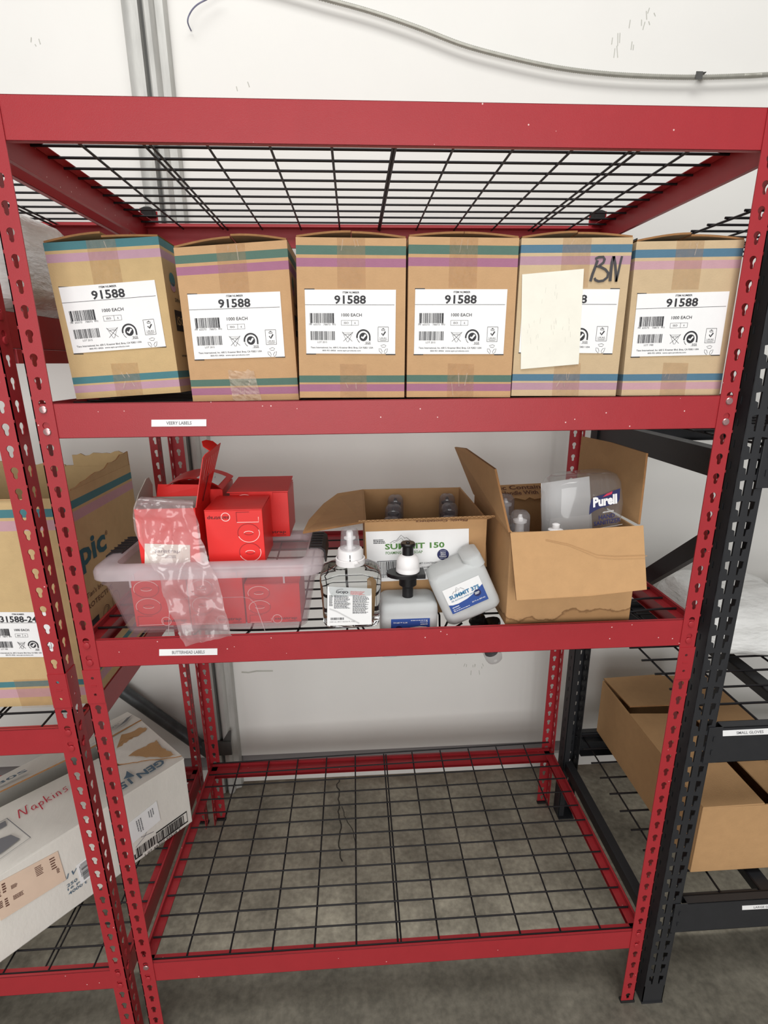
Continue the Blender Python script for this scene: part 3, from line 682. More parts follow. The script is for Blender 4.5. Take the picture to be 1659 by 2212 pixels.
for k, c in enumerate(CART):
    y0 = c['y']; y1 = y0 + .29
    t = thing('label_carton', c['lab'], 'box', ((c['c'][3][0] + c['c'][2][0]) / 2, y0 + .14, Z(0) - .004), 'striped 91588 cartons')
    a, bb = c['top']
    bands = ([(0, a, 0)] if a > 0 else []) + [(a, bb, 2), (bb, bb + .02, 0), (bb + .02, bb + .072, 3), (bb + .072, .852, 0), (.852, .898, 2), (.898, .91, 0), (.91, .958, 3), (.958, 1, 0)]
    b = B(); pt = band_walls(b, c['c'], y0, y1, bands)
    body = b.build('body', [c['mat'], CARDD, STRIPES[c['s'][0]], STRIPES[c['s'][1]]], t, world=True)
    b = B(); r0, r1 = c['rise']
    bent_flap(b, pt(.005, 0, y0 + .001), pt(.005, 0, y1), pt(.497, 0, y0 + .002), pt(.497, 0, y1), r0, .003)
    b.build('top_flap', [c['mat'], CARDD], t, world=True)
    b = B(); bent_flap(b, pt(.995, 0, y0 + .001), pt(.995, 0, y1), pt(.503, 0, y0 + .002), pt(.503, 0, y1), r1, .003)
    b.build('top_flap', [c['mat'], CARDD], t, world=True)
    b = B(); e = .0018; q = lambda u, v: pt(u, v, y0) - V((0, .0005, 0))
    R = random.Random(40 + k)
    # tape: upper and lower runs on the front, bent over the top edge
    for (va, vb) in ((0.0, c_v) for c_v in (.30,)):
        b.sheet([q(.37, vb), q(.63, vb), q(.625, va), q(.37, va)], .0002)
        b.sheet([q(.37, va), q(.625, va), pt(.62, va, y0 + .06) + V((0, 0, r0 + .006)), pt(.37, va, y0 + .06) + V((0, 0, r0 + .006))], .0002)
    b.build('tape', TAPE, t, world=True); b = B()
    if k != 1:
        b.sheet([q(.385, 1.0), q(.64, 1.0), q(.635, .78), q(.385, .775)], .0002)
        b.build('tape', TAPE, t, world=True)
    else:
        rows = []
        for i in range(13):
            v = .795 + .205 * i / 12
            rows.append([pt(lerp(.36 + .02 * i / 12, .60 + .05 * i / 12, j / 9), v + (R.uniform(-.012, .012) if i == 0 else 0), y0) - V((0, .0008 + R.uniform(0, .004), 0)) for j in range(10)])
        b.grid(rows); b.build('crumpled_tape', TAPEC, t, world=True)
    b = B()       # pale tension creases in the tape
    fm = quadmap(pt(0, 0, y0), pt(1, 0, y0), pt(1, 1, y0), pt(0, 1, y0), .0010)
    for i in range(5):
        u = R.uniform(.42, .58); v0 = R.choice((.01, .84, .9)); stroke(b, fm, [(u, v0), (u + R.uniform(-.03, .03), v0 + R.uniform(.03, .09))], R.uniform(.0006, .0018))
    b.build('crease', TAPEC, t, world=True)['kind'] = 'stuff'
    L4 = [V((x, y0, z)) for x, z in c['l']]
    b = B(); g = .0007                   # dark registration corners peeping out under the label
    for i, (du, dv) in enumerate(((1, 1), (-1, 1), (-1, -1), (1, -1))):
        p0 = L4[i] - V((0, .0003, 0)); o1 = V((du * .016, 0, 0)); o2 = V((0, 0, dv * .0016))
        if (i == 1 and k != 4): continue
        b.add([p0 + V((-du * .0006, 0, 0)), p0 + o1, p0 + o1 + o2, p0 + o2 + V((-du * .0006, 0, 0))], [(0, 1, 2, 3)])
    b.build('corner_mark', DARKP, t, world=True)
    pl = plate('label', t, *[p - V((0, .0008, 0)) for p in L4], WHITE)
    b = B(); f = quadmap(*L4, .0015); item_label(b, f, c['no'], c['lot']); b.build('lettering', [DARKP, WHITE], pl, world=True)
    b = B()                              # prints on the right-hand side panel
    fs = quadmap(pt(1, 0, y0), pt(1, 0, y1), pt(1, 1, y1), pt(1, 1, y0), .0006)
    disc(b, fs, .14, .24, .05, .045, 0); disc(b, fs, .14, .29, .045, .03, 1); rect(b, fs, .10, .44, .30, .58, 2); text(b, fs, 'ISO', .2, .51, .15, .06, .01, 3)
    text(b, fs, 'www.epic-products.com', .42, .75, .6, .03, .005, 2); text(b, fs, 'SINGLE USE', .3, .37, .32, .025, .005, 2)
    b.build('side_print', [STRIPES[c['s'][0]], STRIPES[c['s'][1]], BLACKP, c['mat']], t, world=True)['kind'] = 'stuff'
    if k == 4:
        s4 = [V((x, y0 - .0016, z)) for x, z in ((.7957, 1.7211), (.8993, 1.7297), (.9050, 1.5774), (.8030, 1.5698))]
        ov = plate('blank_sticker', t, *s4, CREAM)
        b = B(); f = quadmap(*s4, .0006); R = random.Random(3)
        for i in range(26): u = R.uniform(.1, .85); v = R.choice((.1, .2, .45, .5, .62, .72)) + R.uniform(0, .08); stroke(b, f, [(u, v), (u + R.uniform(-.01, .01), v + R.uniform(.02, .07))], .0006)
        b.build('faint_smudge', M('faint_smudge_ink', (216, 213, 202), .6, var=0), ov, world=True)['kind'] = 'stuff'
        b = B(); f = quadmap(pt(0, 0, y0), pt(1, 0, y0), pt(1, 1, y0), pt(0, 1, y0), .0013)
        def U(x, y): return ((x - 205) / 1335.0 - .012 * (y - 135) / 500, (y - 130) / 1890.0)
        stroke(b, f, [U(*p) for p in ((1140, 385), (1125, 450), (1100, 540), (1085, 625))], .0046)
        stroke(b, f, [U(*p) for p in ((1110, 370), (1150, 350), (1205, 348), (1225, 375), (1215, 410), (1180, 440), (1140, 455), (1190, 462), (1250, 490), (1290, 530), (1285, 580), (1240, 618), (1185, 625), (1145, 610), (1130, 585))], .0040)
        stroke(b, f, [U(*p) for p in ((1325, 625), (1320, 520), (1318, 420), (1330, 340))], .0050); stroke(b, f, [U(*p) for p in ((1330, 340), (1360, 430), (1385, 540), (1400, 630))], .0044); stroke(b, f, [U(*p) for p in ((1400, 630), (1412, 520), (1420, 420), (1430, 340))], .0036)
        b.build('marker_lettering', MARKER, t, world=True)

# ------------------------------------------------------------------ left rack: big open carton, wrapped bundle, napkin carton
zc = Z(17) + .0008
t = thing('open_carton', 'large torn-open carton lettered epic on the left rack', 'box', (-.27, .23, zc))
C4 = [(-.50, 1.345), (-.048, 1.345), (-.048, zc), (-.50, zc)]
hh = 1.345 - zc
bands = [(0, (1.345 - 1.325) / hh, 0), ((1.345 - 1.325) / hh, (1.345 - 1.309) / hh, 2), ((1.345 - 1.309) / hh, (1.345 - 1.303) / hh, 0), ((1.345 - 1.303) / hh, (1.345 - 1.283) / hh, 3), ((1.345 - 1.283) / hh, (1.345 - .9607) / hh, 0), ((1.345 - .9607) / hh, (1.345 - .9478) / hh, 2), ((1.345 - .9478) / hh, (1.345 - .943) / hh, 0), ((1.345 - .943) / hh, (1.345 - .923) / hh, 3), ((1.345 - .923) / hh, 1, 0)]
b = B(); pt = band_walls(b, C4, .067, .41, bands)
b.build('body', [CARDY, CARDD, STRIPES['teal'], STRIPES['pinklilac']], t, world=True)
def ragged(b, p, q, h0, h1, seed, n=13, th=.003, nrm=V((0, 1, 0))):
    e = jag(V(p) + V((0, 0, h0)), V(q) + V((0, 0, h1)), n, .004, seed)
    b.sheet([V(p), V(q)] + [e[0].lerp(e[-1], 1)] + e[::-1][1:], th, n=nrm, mi_edge=1)
b = B(); ragged(b, (-.048, .407, 1.343), (-.18, .407, 1.343), .034, .028, 1); b.build('torn_flap', [CARDY, CARDD], t, world=True)
b = B(); ragged(b, (-.20, .407, 1.343), (-.50, .407, 1.343), .004, .024, 2); b.build('torn_flap', [CARDY, CARDD], t, world=True)
b = B(); ragged(b, (-.0485, .13, 1.343), (-.0485, .41, 1.343), .004, .034, 3, nrm=V((1, 0, 0))); b.build('torn_flap', [CARDY, CARDD], t, world=True)
b = B(); ragged(b, (-.50, .068, 1.343), (-.10, .068, 1.343), .006, .003, 7); b.build('torn_flap', [CARDY, CARDD], t, world=True)
l4 = [V((-.220, .0662, 1.119)), V((-.0945, .0662, 1.114)), V((-.0965, .0662, 1.0145)), V((-.220, .0662, 1.019))]
pl = plate('label', t, *l4, WHITE); b = B(); item_label(b, quadmap(*l4, .0010), '31588-24', '1980'); b.build('lettering', [DARKP, WHITE], pl, world=True)
b = B(); b.sheet([(-.19, .0663, .898), (-.11, .0663, .898), (-.125, .0663, .965), (-.195, .0663, .965)], .0002); b.build('tape', TAPE, t, world=True)
fs = quadmap((-.048, .067, 1.345), (-.048, .41, 1.345), (-.048, .41, zc), (-.048, .067, zc), .0008)
def SY(y): return (y - .067) / .343
def SZ(z): return (1.345 - z) / hh
b = B(); text(b, fs, 'epic', SY(.148), SZ(1.203), .165 / .343, .066 / hh, .03, 0); b.build('brand_lettering', TEALP, t, world=True)
b = B(); text(b, fs, "a Tian's brand", SY(.155), SZ(1.122), .105 / .343, .012 / hh, .0, 0); text(b, fs, 'PROTECTIVE', SY(.165), SZ(1.098), .125 / .343, .011 / hh, .005, 0)
stroke(b, fs, arc(SY(.185), SZ(1.048), .018 / .343, .022 / hh, 0, 360), .0012); stroke(b, fs, arc(SY(.185), SZ(1.048), .014 / .343, .018 / hh, 0, 360), .0007)
for o_ in (-.006, 0, .006): stroke(b, fs, [(SY(.178 + o_), SZ(1.036 + o_)), (SY(.192 + o_), SZ(1.060 + o_))], .0012)
stroke(b, fs, arc(SY(.235), SZ(1.060), .018 / .343, .022 / hh, 0, 360), .0012); stroke(b, fs, [(SY(.22), SZ(1.08)), (SY(.25), SZ(1.04))], .001)
text(b, fs, '®', SY(.238), SZ(1.222), .012 / .343, .011 / hh, 0, 0)
b.build('side_lettering', BROWNP, t, world=True)['kind'] = 'stuff'
b = B(); rect(b, fs, SY(.110), SZ(1.066), SY(.150), SZ(1.016)); b.build('printed_square', BLACKP, t, world=True)

def wrapped(name, label, c, h, seed, amp, rot=0, m=WRAP, n=46, k=26, pw=.55):
    """plastic-wrapped bundle: lumpy rounded block"""
    from mathutils import noise
    b = B(); rows = []; rr = Matrix.Rotation(rot, 3, 'Z')
    sg = lambda a, e: math.copysign(abs(a) ** e, a)
    for i in range(k + 1):
        ph = -math.pi / 2 + math.pi * i / k; row = []
        for j in range(n + 1):
            th = 2 * math.pi * (j % n) / n
            d = V((sg(math.cos(ph), pw) * sg(math.cos(th), pw) * h[0], sg(math.cos(ph), pw) * sg(math.sin(th), pw) * h[1], sg(math.sin(ph), pw) * h[2]))
            s = noise.noise(V((d.x * 9 + seed, d.y * 9, d.z * 16))) * amp + noise.ridged_multi_fractal(V((d.x * 20, d.y * 20 + seed, d.z * 34)), 1, 2, 3, 1, 2) * amp * .42 - amp * .4
            d = d + d.normalized() * s
            d.z = max(d.z, -h[2]); row.append(V(c) + rr @ d)
        rows.append(row)
    b.grid(rows); o = b.build(name, m, smooth=40)
    return o
o = wrapped('wrapped_bundle', '', (0, 0, 0), (.29, .20, .098), 3.1, .016, .10, pw=.34); o.location = (-.36, .26, Z(-4) + .0008 + .098)
tag(o, 'silvery plastic-wrapped bundle on the upper shelf of the left rack', 'bundle', 'plastic wrapped bundles')
o = wrapped('wrapped_bundle', '', (0, 0, 0), (.165, .16, .085), 9.4, .020, -.1, pw=.7); o.location = (1.545, .375, BS[1] - .0085 + .085)
tag(o, 'white plastic-wrapped bundle on the black rack above the brown carton', 'bundle', 'plastic wrapped bundles')

# napkin carton lying askew on the lowest left shelf
R0 = V((-.004, .387, .252)); d_ = V((-.66986, -.74249, 0)); n_ = V((-.74249, .66986, 0)); H = .226; LN = .64; WN = .34
def N3(a, p, z): return R0 + d_ * a + n_ * p + V((0, 0, z))
t = thing('napkin_carton', 'scuffed white carton marked Napkins in red on the lowest left shelf', 'box', N3(LN / 2, WN / 2, 0))
b = B(); th = .005
for f4 in ([(0, 0), (LN, 0), (LN, th), (0, th)], [(0, WN - th), (LN, WN - th), (LN, WN), (0, WN)], [(0, th), (th, th), (th, WN - th), (0, WN - th)], [(LN - th, th), (LN, th), (LN, WN - th), (LN - th, WN - th)]):
    b.hexa([N3(a, p, 0) for a, p in f4] + [N3(a, p, H) for a, p in f4])
b.hexa([N3(a, p, 0) for a, p in ((0, 0), (LN, 0), (LN, WN), (0, WN))] + [N3(a, p, th) for a, p in ((0, 0), (LN, 0), (LN, WN), (0, WN))])
b.build('body', [CARDW], t, world=True, bevel=.002)
b = B(); b.sheet([N3(.0, .0, H + .004), N3(.0, .03, H + .005), N3(.135, .12, H + .006), N3(.157, .19, H + .009), N3(.40, .205, H + .012), N3(LN, .17, H + .006), N3(LN, 0, H + .004)], .004, n=V((0, 0, 1)))
b.build('front_flap', [CARDW, CARDD], t, world=True)
b = B(); b.sheet([N3(.0, WN, H + .004), N3(LN, WN, H + .004), N3(LN, .20, H + .075), N3(.17, .205, H + .045), N3(-.0, .245, H + .02)], .004, mi_edge=1)
b.build('back_flap', [CARDW, CARDD], t, world=True)
flap = [N3(0, .012, H + .0075)] + jag(N3(.004, .014, H + .0075), N3(.130, .118, H + .010), 14, .003, 4, n_) + [N3(.150, .175, H + .013), N3(.145, .23, H + .018), N3(0, .245, H + .016)]
b = B(); b.sheet(flap, .003, n=V((0, 0, 1)), mi_edge=1); ef = b.build('end_flap', [CARDW, CARDD], t, world=True)
fe = quadmap(N3(.2, .3, H + .0165), N3(0, .3, H + .0165), N3(0, 0, H + .0095), N3(.2, 0, H + .0095), .0018)
def E2(a, p): return (1 - a / .2, 1 - p / .3)
def patch(b, f, pts, mi=0): 
    k = len(pts); cx = sum(p[0] for p in pts) / k; cy = sum(p[1] for p in pts) / k
    b.add([f(*p) for p in pts] + [f(cx, cy)], [(i, (i + 1) % k, k) for i in range(k)], mi)
R = random.Random(8)
def rag(P, n, amp):
    out = []
    for i in range(len(P)):
        a, c = P[i], P[(i + 1) % len(P)]
        for j in range(n): out.append((lerp(a[0], c[0], j / n) + R.uniform(-amp, amp), lerp(a[1], c[1], j / n) + R.uniform(-amp, amp)))
    return out
b = B(); patch(b, fe, rag([E2(.100, .128), E2(.055, .125), E2(.015, .122), E2(.022, .08), E2(.012, .022), E2(.045, .048), E2(.075, .09)], 5, .012)); b.build('bare_patch', CARDK, ef, world=True)
b = B(); patch(b, fe, rag([E2(.135, .178), E2(.135, .215), E2(.07, .225), E2(.015, .21), E2(.01, .19), E2(.06, .185), E2(.10, .18)], 5, .016)); b.build('bare_patch', CARDK, ef, world=True)
ft = quadmap(N3(LN, .205, H + .0095), N3(0, .205, H + .0095), N3(0, 0, H + .0055), N3(LN, 0, H + .0055), .0035)
def T2(a, p): return (1 - a / LN, 1 - p / .205)
b = B()
nap = [[(0, 0), (.25, 1.0), (.32, 1.02), (.55, .12), (.62, 0), (.85, 1.0), (1.0, 1.05)], [(1.5, .55), (1.25, .55), (1.12, .3), (1.2, .05), (1.4, .1), (1.52, .5), (1.5, .1), (1.62, 0)], [(1.8, .5), (1.78, -.5)], [(1.8, .35), (2.0, .55), (2.15, .35), (2.05, .08), (1.82, .1)], [(2.4, 1.0), (2.38, 0)], [(2.75, .55), (2.42, .3), (2.8, .0)], [(3.05, .5), (3.05, 0)], [(3.05, .75), (3.06, .8)], [(3.35, 0), (3.36, .5), (3.55, .55), (3.65, .4), (3.66, 0)], [(4.35, .62), (4.08, .6), (4.02, .42), (4.25, .32), (4.28, .1), (3.95, 0)], [(4.9, .2), (5.0, .5), (5.1, .25), (5.2, .5)]]
for s in nap: stroke(b, ft, [T2(.375 - x * .0265, .128 + y * .030) for x, y in s], .0026)
b.build('marker_lettering', REDINK, t, world=True)
b = B(); sub = submap(ft, T2(.19, 0)[0], T2(0, .046)[1], T2(.045, 0)[0], T2(0, .016)[1]); text(b, sub, 'GEN 150', .5, .5, 1.0, .9, .03, 0, flip=True)
patch(b, ft, [T2(.15, .052), T2(.125, .04), T2(.13, .075), T2(.14, .06)]); b.build('printed_lettering', SLATEP, t, world=True)
b = B(); fb = quadmap(N3(LN, .33, H + .012), N3(.17, .33, H + .012), N3(.17, .205, H + .050), N3(LN, .205, H + .073), .0015); text(b, fb, '80S', .62, .55, .16, .22, .02); rect(b, fb, .3, .75, .5, .78); b.build('flap_lettering', SLATEP, t, world=True)
b = B(); fd = quadmap(N3(.17, .335, H + .008), N3(.0, .335, H + .008), N3(.0, .25, H + .020), N3(.17, .21, H + .042), .003)
stroke(b, fd, [(.05, .55), (.8, .45), (.97, .5), (.3, .9), (.02, .95)], .0012); patch(b, fd, [(.5, .85), (.8, .72), (.95, .5), (.86, .5), (.7, .7)]); lines(b, fd, .35, .55, .7, .72, 4, 4); b.build('flap_drawing', GREYP, t, world=True)
fn = quadmap(N3(LN, 0, H), N3(0, 0, H), N3(0, 0, 0), N3(LN, 0, 0), .0012)
def F2(a, z): return (1 - a / LN, 1 - (z - .252) / H)
b = B(); u0, v0 = F2(.174, .302); u1, v1 = F2(.015, .266)
bars(b, fn, u0 + .008, v0 + .02, u1 - .012, v1 - .01, 21, nb=70)
for s in ([(u0, v1 - .07), (u0, v1), (u0 + .03, v1)], [(u0 + .10, v0), (u1, v0), (u1, v1), (u0 + .10, v1)]): stroke(b, fn, s, .0042)
text(b, fn, '1 07 49307 99528 2', (u0 + u1) / 2, v1 + .035, .17, .03, 0); b.build('barcode', BLACKP, t, world=True)
b = B()
for i, s in enumerate(('250 to', '16 pac', '4000 t')): text(b, fn, s, F2(.318, 0)[0], F2(0, .331 - .0125 * i)[1], .068, .042, .012)
text(b, fn, 'al V', F2(.328, 0)[0], F2(0, .358)[1], .055, .06, .02, shear=.3); b.build('front_lettering', SLATEP, t, world=True)
so = [fn(*F2(.47, .464)), fn(*F2(.342, .446)), fn(*F2(.338, .352)), fn(*F2(.475, .362))]
pl = plate('shipping_label', t, *so, PEACHP); b = B(); f = quadmap(*so, .0008)
for (a, c, e, g) in ((.10, .08, .16, .36), (.10, .5, .16, .75), (.22, .55, .4, .68), (.22, .25, .32, .36), (.02, .2, .07, .4), (.02, .5, .07, .7), (.9, .5, .95, .66)): lines(b, f, a, c, e, g, 4, int(a * 100 + c * 10), th=.62)
lines(b, f, .6, .12, .72, .42, 6, 12); lines(b, f, .84, .1, .93, .5, 5, 13); b.build('lettering', BROWNP, pl, world=True)['kind'] = 'stuff'
su = [fn(*F2(.312, .372)), fn(*F2(.280, .376)), fn(*F2(.278, .312)), fn(*F2(.310, .309))]
pl = plate('barcode_label', t, *su, WHITE); b = B(); f = submap(quadmap(*su, .0008), .1, .05, .9, .95, 1); bars(b, f, .05, .1, .95, .8, 5, nb=34); lines(b, f, .1, .85, .9, .95, 1, 2); b.build('lettering', DARKP, pl, world=True)['kind'] = 'stuff'
sp = [fn(*F2(.178, .392)), fn(*F2(.095, .404)), fn(*F2(.092, .335)), fn(*F2(.174, .322))]
pl = plate('paper_label', t, *sp, WHITE); b = B(); f = submap(quadmap(*sp, .0008), .08, .08, .92, .92, 1); lines(b, f, .1, .1, .6, .35, 3, 2); lines(b, f, .1, .6, .9, .85, 3, 3); b.build('lettering', GREYP, pl, world=True)['kind'] = 'stuff'
b = B(); stroke(b, fn, [F2(.168, .302), F2(.14, .318), F2(.128, .338), F2(.142, .342), F2(.150, .322), F2(.115, .312)], .0010); b.build('pen_mark', NAVYP, t, world=True)
b = B(); pic = [T2(.46, .155), T2(.395, .152), T2(.378, .045), T2(.45, .035)]; stroke(b, ft, pic, .002, closed=True); patch(b, ft, [T2(.45, .15), T2(.40, .147), T2(.402, .128), T2(.45, .13)]); patch(b, ft, [T2(.43, .10), T2(.405, .09), T2(.395, .06), T2(.44, .05), T2(.45, .09)])
b.build('printed_pictogram', GREYP, t, world=True)

# ------------------------------------------------------------------ right rack: brown carton
t = thing('brown_carton', 'plain brown carton with folded-in top flaps on the black rack', 'box', (1.50, .33, BS[0] + .001))
x0, x1, y0, y1, z0, z1 = 1.335, 1.70, .068, .60, BS[0] + .001, .537; th = .005
b = B(); b.box(x0, x1, y0, y0 + th, z0, z1); b.box(x0, x1, y1 - th, y1, z0, z1); b.box(x0, x0 + th, y0 + th, y1 - th, z0, z1); b.box(x1 - th, x1, y0 + th, y1 - th, z0, z1); b.box(x0 + th, x1 - th, y0 + th, y1 - th, z0, z0 + th)
b.build('body', CARDK, t, world=True, bevel=.0015)
b = B(); b.sheet([(x0, y0, z1 + .004), (x0 + .155, y0, z1 + .006), (x0 + .15, .40, z1 + .012), (x0, .42, z1 + .004)], .004, n=V((0, 0, 1))); b.build('top_flap', CARDK, t, world=True)
b = B(); b.sheet([(x1, y0, z1 + .004), (x1, y1, z1 + .004), (x0 + .18, y1, z1 + .010), (x0 + .19, y0, z1 + .004)], .004, n=V((0, 0, 1))); b.build('top_flap', CARDK, t, world=True)
b = B(); b.sheet([(x0 + .003, y1, z1 + .009), (x0 + .012, .442, z1 + .013), (x0 + .20, .432, z1 + .020), (x0 + .2, y1, z1 + .016)], .004, n=V((0, 0, 1)), mi_edge=1); b.build('top_flap', [CARDK, CARDD], t, world=True)
b = B(); b.sheet([(1.545, y0 - .0008, z0), (1.585, y0 - .0008, z0), (1.62, y0 - .0008, .395), (1.56, y0 - .0008, .40), (1.549, y0 - .0008, .385)], .0003); b.build('tape', TAPE, t, world=True)
b = B(); fq = quadmap((x0 + .18, .4, z1 + .008), (x1, .4, z1 + .008), (x1, y0, z1 + .006), (x0 + .18, y0, z1 + .006), .003)
stroke(b, fq, [(.4, .5), (.43, .62), (.5, .6), (.47, .5), (.42, .55)], .0012); stroke(b, fq, [(.42, .7), (.5, .8), (.58, .75)], .0012); b.build('scribble', DARKP, t, world=True)['kind'] = 'stuff'

# ------------------------------------------------------------------ middle shelf: plastic bin and red boxes
S3 = Z(12)
bz = S3 - .004
t = thing('storage_bin', 'clear plastic storage bin with white-rimmed lid on the middle shelf', 'bin', (.235, .11, bz))
b = B()
b.loft([(.235, .112, bz, .170, .080, .02), (.235, .112, bz + .004, .175, .084, .022), (.234, .110, 1.190, .198, .100, .03), (.234, .110, 1.192, .204, .104, .03), (.234, .110, 1.208, .205, .105, .03)], cap1=False)
b.loft([(.234, .110, 1.208, .2032, .1032, .028), (.234, .110, 1.190, .196, .098, .028), (.235, .112, bz + .006, .1725, .0815, .02)], cap0=False, cap1=True)
b.build('tub', BINP, t, smooth=40, world=True)
b = B()
LX0 = (.234, .109)
b.loft([(*LX0, 1.203, .2125, .110, .034), (*LX0, 1.216, .2125, .110, .034), (*LX0, 1.2225, .209, .1065, .032), (*LX0, 1.2265, .200, .098, .03), (*LX0, 1.2275, .186, .085, .028), (*LX0, 1.224, .180, .0795, .026), (*LX0, 1.2125, .177, .077, .025)], cap0=False, cap1=False)
b.loft([(*LX0, 1.2105, .1755, .0755, .024), (*LX0, 1.223, .178, .077, .025), (*LX0, 1.2255, .186, .084, .027), (*LX0, 1.2245, .199, .097, .03), (*LX0, 1.2205, .2075, .105, .031), (*LX0, 1.203, .2105, .108, .033)], cap0=False, cap1=False)
lid = b.build('lid', LIDP, t, smooth=40, world=True)
b = B(); b.loft([(*LX0, 1.2105, .1765, .0765, .024), (*LX0, 1.2125, .1765, .0765, .024)]); b.build('lid_panel', LIDC, lid, smooth=40, world=True)
for xx in (.105, .19, .29, .385):
    b = B(); b.box(xx - .0009, xx + .0009, -.0016, .0, 1.2035, 1.2165); b.build('rib', LIDP, lid, world=True)
for xx in (.095, .375):
    b = B(); b.box(xx - .0016, xx + .0016, .0035, .0055, 1.188, 1.205); b.build('rib', LIDP, t, world=True)
b = B(); fb_ = quadmap((.06, .0235, 1.19), (.41, .0235, 1.19), (.41, .028, bz), (.06, .028, bz), .006); stroke(b, fb_, [(.24, 1.0), (.27, .45), (.30, .34), (.36, .31), (.66, .31), (.70, .34), (.73, .45), (.77, 1.0)], .0016); b.build('moulded_line', LIDP, t, world=True)
for sx, xa in ((1, .4465), (-1, .0215)):
    b = B()
    q = [(xa - sx * .030, 1.2275), (xa - sx * .006, 1.2275), (xa + sx * .002, 1.221), (xa + sx * .004, 1.196), (xa + sx * .001, 1.196), (xa - sx * .002, 1.219), (xa - sx * .008, 1.2245), (xa - sx * .030, 1.2245)]
    b.sheet([(x, .085, z + .001) for x, z in q], .10, n=V((0, -1, 0))); la = b.build('latch', LATCH, t, world=True)
    for k in range(6):
        c = B(); yy = .095 + .016 * k; c.box(*sorted((xa - sx * .028, xa - sx * .004)), yy, yy + .003, 1.2285, 1.2300); c.build('grip_ridge', LATCH, la, world=True)
def hundred(b, f, u0, u1, top_one, s0=.0012):
    """outlined 100 running up the face, light on one side and dark on the other"""
    cells = [(.03, .22), (.25, .60), (.62, .97)]
    for k, (a, c) in enumerate(cells):
        if top_one: va, vb = a, c
        else: va, vb = 1 - c, 1 - a
        um = (u0 + u1) / 2; vm = (va + vb) / 2; ru = (u1 - u0) / 2; rv = (vb - va) / 2
        if k == 0:
            stroke(b, f, [(u0, va), (u0 + ru * 1.2, va)], s0, 1); stroke(b, f, [(u0, va), (u0, vb)], s0, 1); stroke(b, f, [(u0, vb), (u1, vb), (u1, vb - rv)], s0, 0)
        else:
            stroke(b, f, arc(um, vm, ru, rv, 200, 20) if top_one else arc(um, vm, ru, rv, -160, 20), s0, 1); stroke(b, f, arc(um, vm, ru, rv, 200, 380) if top_one else arc(um, vm, ru, rv, 200, 20), s0, 0)
            stroke(b, f, arc(um, vm, ru * .42, rv * .2, 0, 180), s0, 0 if top_one else 1); stroke(b, f, arc(um, vm, ru * .42, rv * .2, 180, 360), s0, 1 if top_one else 0)
def redbox(label, x0, x1, y0, y1, z0, z1, open_top=False, upside=False, cap=True, deco=True, group='red sanstrap boxes', hund=(.55, .93)):
    t = thing('red_box', label, 'box', ((x0 + x1) / 2, (y0 + y1) / 2, z0), group)
    b = B(); th = .0015
    b.box(x0, x1, y0, y0 + th, z0, z1); b.box(x0, x1, y1 - th, y1, z0, z1); b.box(x0, x0 + th, y0 + th, y1 - th, z0, z1); b.box(x1 - th, x1, y0 + th, y1 - th, z0, z1); b.box(x0 + th, x1 - th, y0 + th, y1 - th, z0, z0 + th)
    b.build('body', REDBOX, t, world=True, bevel=.0006)
    if open_top:
        b = B(); b.box(x0 + th, x1 - th, y0 + th, y0 + th + .0004, z0 + .01, z1 - .0005); b.box(x0 + th, x1 - th, y1 - th - .0004, y1 - th, z0 + .01, z1 - .0005); b.box(x0 + th, x0 + th + .0004, y0 + th, y1 - th, z0 + .01, z1 - .0005); b.box(x1 - th - .0004, x1 - th, y0 + th, y1 - th, z0 + .01, z1 - .0005)
        b.build('lining', GREYIN, t, world=True)
    elif cap:
        b = B(); b.sheet([(x0, y0, z1 + .002), (x1, y0, z1 + .002), (x1, y1, z1 + .004), (x0, y1, z1 + .004)], .0015, n=V((0, 0, 1))); b.build('lid', REDBOX, t, world=True)
    if deco:
        f = quadmap((x0, y0, z1), (x1, y0, z1), (x1, y0, z0), (x0, y0, z0), .0006)
        b = B(); hundred(b, f, *hund, upside); b.build('outlined_number', [M_PALE, REDDK], t, world=True)
        b = B(); lx = .33 if upside else .72
        if upside:
            text(b, f, 'sanstrap', .23, .12, .38, .075, .015, 0, flip=True); stroke(b, f, arc(.36, .115, .075, .075 * f.w / f.h, 0, 360), .0014, 1)
        else:
            text(b, f, 'sanstrap', .72, .90, .42, .075, .015, 0); stroke(b, f, arc(.56, .90, .085, .085 * f.w / f.h, 0, 360), .0014, 1)
            rect(b, f, .76, .955, .93, .965, 0)
        b.build('lettering', [REDPR, M_PALE], t, world=True)
    return t
M_PALE = M('pale_pink_emboss', (250, 205, 200), .5, var=0)
LZ = 1.2130
fa = redbox('open red box on the bin lid with its flap standing up and a white label', .103, .214, .045, .142, LZ, 1.326, open_top=True, deco=False)
b = B(); b.sheet([(.2150, .050, 1.325), (.2150, .138, 1.327), (.2460, .150, 1.431), (.2335, .080, 1.420), (.2310, .070, 1.414)], .0015); lf = b.build('lid_flap', REDBOX, fa, world=True)
b = B(); fl = quadmap((.2320, .072, 1.419), (.2460, .150, 1.431), (.2150, .138, 1.327), (.2150, .050, 1.325), .0012)
for u in (.2, .35, .5, .62, .74, .86): stroke(b, fl, [(u, .12), (u - .02, .5)], .0008)
stroke(b, fl, [(.5, .45), (.45, .98)], .0045, 1); b.build('flap_print', [M_PALE, REDPR], lf, world=True)
b = B(); b.sheet([(.2370, .100, 1.424), (.2435, .138, 1.4285), (.234, .138, 1.437), (.224, .128, 1.441), (.219, .116, 1.440), (.224, .104, 1.432)], .0012); b.build('tuck_tab', REDBOX, lf, world=True)
